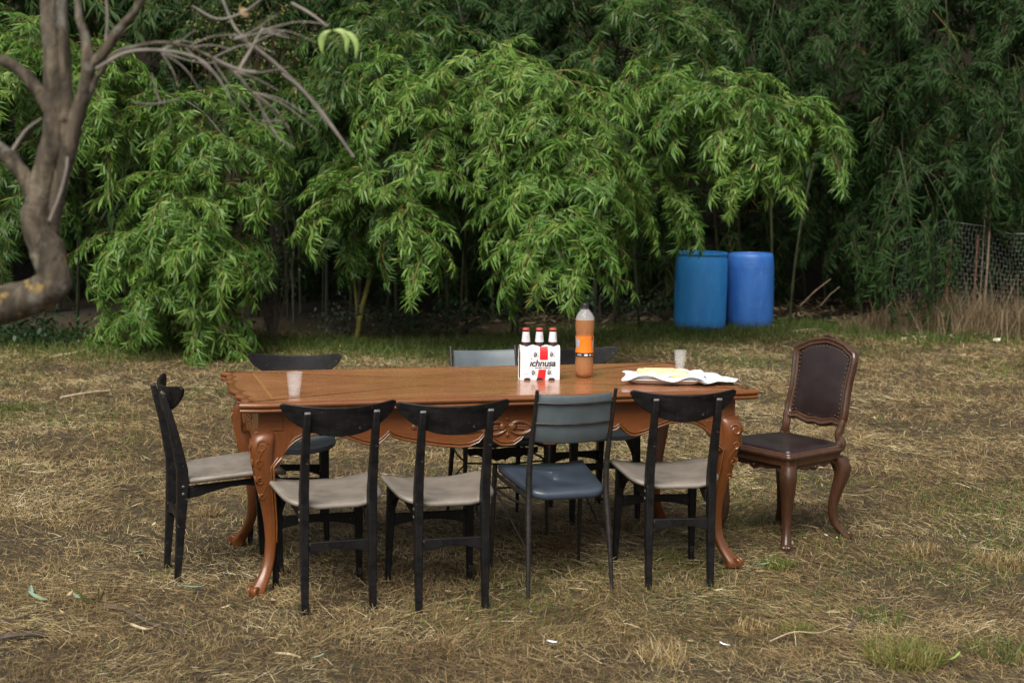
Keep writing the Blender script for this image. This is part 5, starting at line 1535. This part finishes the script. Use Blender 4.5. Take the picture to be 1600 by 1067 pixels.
for (x, y, Y, lab) in ((760, 480, 15.6, 'low dark weeds at the foot of the hollow left of the hanging spray'), (660, 495, 15.4, 'low dark weeds right of the yellow culm under the arch'), (985, 470, 16.6, 'low dark weeds between the hanging spray and the light blue barrel')):
    leafy_bush('weed_clump', lab, 'weeds', [(x - 50, y, Y), (x, y + 8, Y - .1), (x + 50, y, Y)], 420, 0.14, 'leaf_ivy', 'stick', 0.05, x, flat=0.5)

# ------------------------------------------------------------------ grass, straw, litter
def vnoise(x, y, s, seed):
    """smooth value noise, 0..1"""
    g = np.random.default_rng(seed).random((64, 64))
    u, v = x * s + 1000, y * s + 1000
    iu, iv = np.floor(u).astype(int), np.floor(v).astype(int)
    fu, fv = u - iu, v - iv
    fu = fu * fu * (3 - 2 * fu); fv = fv * fv * (3 - 2 * fv)
    a = g[iu % 64, iv % 64]; b = g[(iu + 1) % 64, iv % 64]; c = g[iu % 64, (iv + 1) % 64]; d = g[(iu + 1) % 64, (iv + 1) % 64]
    return (a * (1 - fu) + b * fu) * (1 - fv) + (c * (1 - fu) + d * fu) * fv

def blades(x, y, z, yaw, elev, L, W, bend, roll):
    """bent blade: two stations and a tip; returns verts and triangles"""
    n = len(x)
    P0 = np.stack([x, y, z], 1)
    ce, se = np.cos(elev), np.sin(elev)
    D = np.stack([ce * np.cos(yaw), ce * np.sin(yaw), se], 1)
    S = np.stack([-np.sin(yaw), np.cos(yaw), np.zeros(n)], 1)
    N = np.cross(S, D)
    w = S * np.cos(roll)[:, None] + N * np.sin(roll)[:, None]
    P1 = P0 + D * (L * 0.5)[:, None] + S * (bend * L * 0.12)[:, None]
    P2 = P0 + D * L[:, None] + S * (bend * L * 0.45)[:, None] - np.stack([np.zeros(n), np.zeros(n), np.abs(bend) * L * 0.35 * np.clip(se, 0, 1)], 1)
    hw = (W / 2)[:, None]
    V = np.stack([P0 - w * hw, P0 + w * hw, P1 - w * hw * .9, P1 + w * hw * .9, P2], 1).reshape(-1, 3)
    b = np.arange(n)[:, None] * 5
    T = np.concatenate([b + np.array([0, 1, 3]), b + np.array([0, 3, 2]), b + np.array([2, 3, 4])], 0)
    return V, T

def wedge(n, d0, d1, power=1.0, xmargin=1.75):
    """random ground points inside the camera's view between distances d0 and d1, denser near"""
    t = rng.random(n) ** power
    d = d0 * (d1 / d0) ** t
    x = (rng.random(n) * 2 - 1) * (0.36 * xmargin * d + 0.3)
    return x, d

def depth_edge(x):        # where the field ends and the thicket begins
    return 14.3 + 2.4 / (1 + np.exp(-(x - 0.6) * 1.6)) + 0.25 * np.sin(x * 2.3)

def greenness(x, y):
    g = 0.55 * vnoise(x, y, 0.9, 3) + 0.45 * vnoise(x, y, 2.6, 4)
    far = np.clip((y - (depth_edge(x) - 4.2)) / 4.0, 0, 1)
    g = g + 0.42 * far
    g = g + 0.10 * np.exp(-((x - 1.1) ** 2 / 1.5 + (y - 4.9) ** 2 / 1.2))
    return g

# straw lying on the field
n = 640000
x, y = wedge(n, 4.3, 17.0, 1.0)
keep = (y < depth_edge(x) + 0.6 + rng.random(n) * 0.6)
dens = 0.13 + 1.35 * vnoise(x, y, 1.7, 11) * (0.25 + 1.1 * vnoise(x, y, 6.0, 12))
dens -= 0.35 * np.exp(-((x - 1.75) ** 2 / 0.12 + (y - 6.6) ** 2 / 0.06))
keep &= rng.random(n) < dens
x, y = x[keep], y[keep]; n = len(x)
flow = vnoise(x, y, 1.1, 13) * 5.0
yaw = np.where(rng.random(n) < 0.45, flow + rng.normal(0, 0.5, n), rng.random(n) * 2 * PI)
dist = np.clip(y / 6, 0.8, 2.6)
L = rng.gamma(2.6, 0.0165, n) * (0.75 + 0.25 * dist) + 0.010
W = rng.uniform(0.0008, 0.0024, n) * dist ** 0.9
elev = np.abs(rng.normal(0, 0.20, n)) - 0.02
z = hgt(x, y) + rng.random(n) ** 2 * 0.020 + 0.001
V, T = blades(x, y, z, yaw, elev, L, W, rng.normal(0, 0.5, n), rng.normal(0, 0.5, n))
pale = 0.26 + 0.46 * vnoise(x, y, 1.3, 14) + 0.50 * (vnoise(x, y, 4.5, 15) - 0.5)
tint = np.clip(pale + rng.normal(0, 0.27, n) - 0.10 * np.clip((5.8 - y) / 1.3, 0, 1), 0, 1)
o = link('straw', np_mesh('straw', V, T, [M['straw']], np.repeat(tint, 5)))
tag(o, 'loose dry straw and cut hay covering the field', 'straw', kind='stuff')

# dry stubble standing in tufts
n = 210000
x, y = wedge(n, 4.3, 16.5, 1.0)
tuft = vnoise(x, y, 3.2, 21) * vnoise(x, y, 9.0, 22)
keep = (rng.random(n) < np.clip((tuft - 0.12) * 2.6, 0, 1)) & (y < depth_edge(x) + 0.5)
x, y = x[keep], y[keep]; n = len(x)
dist = np.clip(y / 6, 0.8, 2.4)
V, T = blades(x, y, hgt(x, y), rng.random(n) * 2 * PI, rng.uniform(0.35, 1.45, n), rng.uniform(0.02, 0.075, n) * (0.7 + 0.3 * dist), rng.uniform(0.001, 0.0026, n) * dist, rng.normal(0, 0.7, n), rng.normal(0, 0.8, n))
tint = np.clip(rng.normal(0.38, 0.2, n) + 0.3 * (vnoise(x, y, 2, 23) - .5), 0, 1)
o = link('dry_stubble', np_mesh('dry_stubble', V, T, [M['straw']], np.repeat(tint, 5)))
tag(o, 'short dry stubble standing among the straw', 'stubble', kind='stuff')

# green grass: patches in the field, a band along the thicket
n = 270000
x, y = wedge(n, 4.3, 17.2, 1.0)
g = greenness(x, y)
keep = (rng.random(n) < np.clip((g - 0.54) * 2.6, 0.05, 0.9)) & (y < depth_edge(x) + 0.4)
x, y = x[keep], y[keep]; n = len(x)
dist = np.clip(y / 6, 0.8, 2.5)
V, T = blades(x, y, hgt(x, y), rng.random(n) * 2 * PI, rng.uniform(0.3, 1.5, n), rng.uniform(0.02, 0.07, n) * (0.6 + 0.4 * dist), rng.uniform(0.0014, 0.0032, n) * dist, rng.normal(0, 0.8, n), rng.normal(0, 0.8, n))
tint = np.clip(rng.normal(0.45, 0.25, n), 0, 1)
o = link('green_grass', np_mesh('green_grass', V, T, [M['grass']], np.repeat(tint, 5)))
tag(o, 'short green grass in patches and along the thicket', 'grass', kind='stuff')

# countable tufts
def tuft(label, px, py, n, r, hh, mat, tmean, group=None, seed=1, cat='grass tuft', name='grass_tuft', flop=0.7, w=0.003):
    c = gp(px, py); rr = np.random.default_rng(seed)
    a = rr.random(n) * 2 * PI; q = r * np.sqrt(rr.random(n))
    x, y = q * np.cos(a), q * np.sin(a)
    yaw = np.where(rr.random(n) < .7, a + rr.normal(0, .5, n), rr.random(n) * 2 * PI)
    V, T = blades(x, y, np.zeros(n) - 0.004, yaw, PI / 2 - np.abs(rr.normal(0.15, 0.45, n)) * flop * 1.3, hh * rr.uniform(0.5, 1.15, n), rr.uniform(0.6, 1.2, n) * w, rr.normal(0, .9, n), rr.normal(0, .9, n))
    o = link(name, np_mesh(name, V, T, [M[mat]], np.repeat(np.clip(rr.normal(tmean, .22, n), 0, 1), 5)))
    o.location = (c.x, c.y, float(hgt(np.float64(c.x), np.float64(c.y))))
    return tag(o, label, cat, group)
tuft('large green and yellow grass tuft in the lower right corner', 1412, 1030, 520, 0.13, 0.115, 'grass', 0.8, seed=1, flop=1.0, w=0.0034)
tuft('dead straw coloured tuft growing inside the large green tuft', 1400, 1034, 240, 0.09, 0.085, 'straw', 0.4, seed=51, flop=1.0)
tuft('green grass tuft in front of the carved chair, beside the right table leg', 1215, 884, 160, 0.07, 0.085, 'grass', 0.6, seed=2, w=0.005)
tuft('green grass tuft growing through the forked stick', 1375, 970, 200, 0.10, 0.07, 'grass', 0.25, seed=3)
tuft('dry grass tuft right of the carved chair', 1442, 866, 260, 0.07, 0.07, 'straw', 0.35, seed=4)
tuft('yellow green grass tuft left of the pale straw stalk', 1245, 985, 260, 0.06, 0.06, 'grass', 0.8, seed=5)
tuft('brown dead grass tuft in front of the right black chair leg', 1180, 925, 300, 0.08, 0.06, 'straw', 0.12, seed=6)
tuft('blond grass tuft at the lower edge under the blue metal chair', 1035, 1022, 260, 0.09, 0.085, 'straw', 0.6, seed=7)
tuft('small dark grass tuft at the lower edge left of the blond one', 690, 1012, 160, 0.05, 0.05, 'straw', 0.1, seed=8)
tuft('dry grass tuft behind the left chair beside the back table leg', 325, 800, 260, 0.07, 0.07, 'straw', 0.35, seed=9)
tuft('yellow green grass tuft by the feet of the left end chair', 248, 898, 90, 0.05, 0.035, 'grass', 0.75, seed=10)
tuft('brown grass tuft under the table behind the blue metal chair', 868, 848, 240, 0.08, 0.06, 'straw', 0.25, seed=11)
tuft('yellow green grass tuft under the table right of the brown one', 1040, 870, 220, 0.08, 0.06, 'grass', 0.8, seed=12)
tuft('dark green grass tuft at the far left beside the long pale cane', 30, 640, 300, 0.14, 0.08, 'grass', 0.3, seed=13)
tuft('dark green grass tuft at the right edge in the lower corner', 1560, 1020, 260, 0.13, 0.09, 'grass', 0.35, seed=14)
tuft('dry grass tuft left of the large corner tuft', 1175, 980, 220, 0.08, 0.06, 'straw', 0.5, seed=15)
tuft('pale dry grass tuft at the right edge beyond the carved chair', 1570, 885, 300, 0.12, 0.09, 'straw', 0.45, seed=16)

# tall dry grass along the fence
n = 5200
u = rng.random(n)
px = 1310 + 420 * u
base_y = 16.9 - 0.5 * (px - 1300) / 300 + rng.normal(0, 0.35, n)
x = (px - 800) / CF * base_y; y = base_y
hh = rng.uniform(0.15, 0.62, n) * np.clip((px - 1300) / 130, 0.25, 1) * (1 + 0.6 * (rng.random(n) < 0.12))
V, T = blades(x, y, hgt(x, y), rng.random(n) * 2 * PI, PI / 2 - np.abs(rng.normal(0, 0.35, n)), hh, rng.uniform(0.003, 0.008, n), rng.normal(0, 0.7, n), rng.normal(0, .9, n))
o = link('tall_dry_grass', np_mesh('tall_dry_grass', V, T, [M['drygrass']], np.repeat(np.clip(rng.normal(.45, .25, n), 0, 1), 5)))
tag(o, 'tall dry grass standing along the wire fence', 'dry grass', kind='stuff')
# grass and weeds along the foot of the thicket
n = 42000
x = rng.uniform(-6.5, 6.5, n); y = depth_edge(x) + rng.normal(-0.25, 0.55, n) * (0.4 + vnoise(x, x * 0 + 1, 1.4, 41))
V, T = blades(x, y, hgt(x, y), rng.random(n) * 2 * PI, PI / 2 - np.abs(rng.normal(0, 0.5, n)), rng.uniform(0.03, 0.15, n), rng.uniform(0.003, 0.007, n), rng.normal(0, 0.8, n), rng.normal(0, .9, n))
o = link('verge_grass', np_mesh('verge_grass', V, T, [M['grass']], np.repeat(np.clip(rng.normal(.25, .2, n), 0, 1), 5)))
tag(o, 'longer green grass along the foot of the thicket', 'grass', kind='stuff')

# fallen leaves and husks
def litter(name, label, cx, cy, n, s, mat, lsize, tmean, hz=0.02):
    c = cx
    V, T, tt = [], [], []
    for (x, y) in zip(cx, cy):
        a = rng.random() * 2 * PI; L = lsize * rng.uniform(.5, 1.4)
        d = Vector((math.cos(a), math.sin(a), rng.normal(0, .18))).normalized(); w = d.cross(Vector((rng.normal(0, .35), rng.normal(0, .35), 1))).normalized()
        k_ = len(V); p = Vector((x, y, float(hgt(np.float64(x), np.float64(y))) + 0.008 + rng.random() * hz))
        V.extend(leaf_verts(p, d, w, L, L * rng.uniform(.14, .32), -0.1)); T.extend(tuple(q + k_ for q in t_) for t_ in LEAF_T); tt.extend([min(1, max(0, rng.normal(tmean, .25)))] * 6)
    o = link(name, np_mesh(name, np.array([tuple(v) for v in V]), np.array(T), [M[mat]], np.array(tt)))
    return tag(o, label, 'leaf litter', kind='stuff')
n = 420
px = rng.uniform(1400, 1660, n); py = 516 + rng.normal(0, 7, n) + (px - 1500) * -0.02
pts = [gp(a, b) for a, b in zip(px, py)]
litter('leaf_litter', 'pale dry cane leaves heaped on the grass before the fence', [p.x for p in pts], [p.y for p in pts], n, 1, 'litter', 0.15, 0.65, 0.05)
n = 900
x, y = wedge(n, 5.0, 14.5, 1.0); litter('leaf_litter', 'dead leaves and pale husks strewn over the field', x, y, n, 1, 'litter', 0.035, 0.3)
n = 700
px = rng.uniform(1180, 1480, n); py = rng.normal(487, 7, n)
pts = [gp(a, b) for a, b in zip(px, py)]
litter('leaf_litter', 'reddish brown leaf litter at the foot of the thicket right of the barrels', [p.x for p in pts], [p.y for p in pts], n, 1, 'drygrass', 0.16, 0.6, 0.06)
n = 500
px = rng.uniform(560, 1060, n); py = rng.normal(500, 8, n)
pts = [gp(a, b) for a, b in zip(px, py)]
litter('leaf_litter', 'brown leaf litter at the foot of the thicket under the arch', [p.x for p in pts], [p.y for p in pts], n, 1, 'drygrass', 0.14, 0.45, 0.05)

# single fallen leaves
def fallen_leaf(px, py, L, yaw, mat, label, group=None):
    c = gp(px, py); mb = MB(); vs = []
    nn = 9
    for i in range(nn):
        u = i / (nn - 1); ww = min(L * 0.12, 0.009) * math.sin(PI * (0.05 + 0.9 * u)) ** 0.8
        x = (u - .5) * L; zc = 0.016 + 0.03 * L / 0.1 * (u - .5) ** 2
        vs += [(x, -ww, zc + 0.004), (x, 0, zc), (x, ww, zc + 0.004)]
    mb.add(vs, [(3 * i + a, 3 * i + a + 1, 3 * i + a + 4, 3 * i + a + 3) for i in range(nn - 1) for a in (0, 1)])
    o = mb.build('fallen_leaf', M[mat], None)
    o.location = c + Vector((0, 0, 0.006)); o.rotation_euler = (rnd.uniform(-.4, .4), rnd.uniform(-.2, .2), yaw)
    tag(o, label, 'leaf', group)
M['leaf_fallen'] = mat_plain('fresh_fallen_leaf', (0.20, 0.30, 0.22), 0.5, 0.25, 40)
M['leaf_tan'] = mat_plain('tan_fallen_leaf', (0.46, 0.33, 0.18), 0.6, 0.25, 40)
LG = 'single leaves lying on the straw'
for (px, py, L, yw, m, lab) in ((62, 942, .13, -0.7, 'leaf_fallen', 'pale green fallen leaf, larger one of the pair at the far left'), (48, 932, .09, -1.2, 'leaf_fallen', 'pale green fallen leaf crossing the larger one at the far left'),
        (122, 941, .07, -0.9, 'leaf_fallen', 'small pale green leaf between the tan leaf and the stick'), (112, 921, .08, 0.5, 'leaf_tan', 'tan dead leaf on the straw left of the stick end'),
        (214, 870, .06, 0.2, 'leaf_fallen', 'blue green leaf on the straw left of the left end chair'), (300, 926, .09, 0.1, 'leaf_fallen', 'pale green leaf left of the front left table foot'),
        (1110, 791, .11, 0.3, 'leaf_fallen', 'long pale green leaf under the chair at the flatbread'), (1075, 838, .09, 0.5, 'leaf_fallen', 'pale green leaf below the long one under the chair at the flatbread'),
        (918, 800, .08, -0.5, 'leaf_fallen', 'pale green leaf under the table behind the blue metal chair seat'), (815, 782, .09, 0.1, 'leaf_fallen', 'blue green leaf under the table between the legs of the far metal chair'),
        (498, 1036, .05, 0.4, 'leaf_fallen', 'small pale leaf at the lower edge left of centre'), (1190, 890, .08, 0.4, 'leaf_fallen', 'pale green leaf beside the right front table foot'),
        (860, 1011, .04, 0.1, 'paper', 'white scrap on the straw at the lower edge near the middle'), (1132, 1017, .05, -0.9, 'paper', 'white scrap on the straw at the lower edge right of the middle'),
        (1490, 1040, .16, 0.9, 'leaf_pale', 'long bright green blade lying right of the large corner tuft')):
    fallen_leaf(px, py, L, yw, m, lab, LG)

# sticks and canes
def stick(label, pts, r0, r1, mat, name='stick', cat='stick', lift=0.014):
    P_ = [gp(a, b) for a, b in pts]; c = P_[0].copy()
    pp = crom([p - c + Vector((0, 0, lift + 0.006 * math.sin(i * 2))) for i, p in enumerate(P_)], 16) if len(P_) > 2 else [p - c + Vector((0, 0, lift)) for p in P_]
    mb = MB(); k_ = len(pp); mb.tube(pp, [r0 + (r1 - r0) * i / (k_ - 1) for i in range(k_)], 7)
    o = mb.build(name, M[mat], None); o.location = c
    return tag(o, label, cat)
stick('dark stick with a pale tip curving over the straw at the lower left', [(162, 952), (200, 962), (235, 978), (270, 990), (292, 1002)], .008, .003, 'stick')
tuft('green leaves at the end of the dark stick', 152, 944, 7, 0.02, 0.12, 'grass', 0.2, seed=31, cat='leaves', name='leaf_sprig', flop=2.2, w=0.014)
stick('dark bent stick cut by the left edge below the fallen leaves', [(-20, 985), (25, 975), (75, 955)], .008, .004, 'stick')
stick('thick dark stick nearest the lower left corner', [(-20, 1005), (30, 1000), (70, 995)], .011, .007, 'stick')
fs_ = stick('dark forked stick bent at an angle in the lower right', [(1327, 987), (1342, 972), (1368, 965), (1380, 952), (1378, 948), (1355, 943)], .009, .004, 'stick')
stick('pale straw stalk lying left of the forked stick', [(1203, 1007), (1240, 995), (1280, 992), (1312, 981)], .0032, .002, 'palestick')
stick('long pale cane on the grass left of the left chair', [(95, 624), (135, 618), (172, 612)], .010, .008, 'palestick', 'cane', 'cane')
stick('tan bent stick on the straw below the left table foot', [(205, 981), (225, 990), (238, 986)], .006, .004, 'palestick')
stick('tan stick near the lower edge below the left chairs', [(430, 1026), (452, 1030), (470, 1031)], .005, .004, 'palestick')
stick('pale cane behind the carved chair in front of the fence litter', [(1238, 521), (1262, 519), (1282, 517)], .022, .020, 'palestick', 'cane', 'cane')
stick('brown board lying on the grass right of the deep blue barrel', [(1178, 511), (1210, 512), (1245, 514)], .022, .022, 'palestick', 'board', 'board')
stick('broken pale branch lying before the foot of the left clump', [(85, 560), (125, 553), (150, 540), (185, 533)], .016, .010, 'palestick', 'branch', 'branch')
def leaning(label, a, b, r, mat):
    p, q = at(*a), at(*b); p.z = max(p.z, 0)
    mb = MB(); mb.tube([Vector((0, 0, 0)), (q - p) * .5 + Vector((0, 0, .02)), q - p], [r, r * .9, r * .7], 6)
    o = mb.build('cane', M[mat], None); o.location = p; tag(o, label, 'cane')
leaning('pale dead cane leaning to the right, beside the deep blue barrel', (1250, 478, 16.6), (1298, 436, 16.5), .009, 'drycane')
leaning('thin dead cane leaning steeper, right of the pale one by the barrels', (1282, 478, 16.6), (1312, 448, 16.5), .007, 'drycane')
leaning('grey stake standing just right of the orange drink bottle', (937, 500, 15.6), (937, 462, 15.6), .012, 'stick')
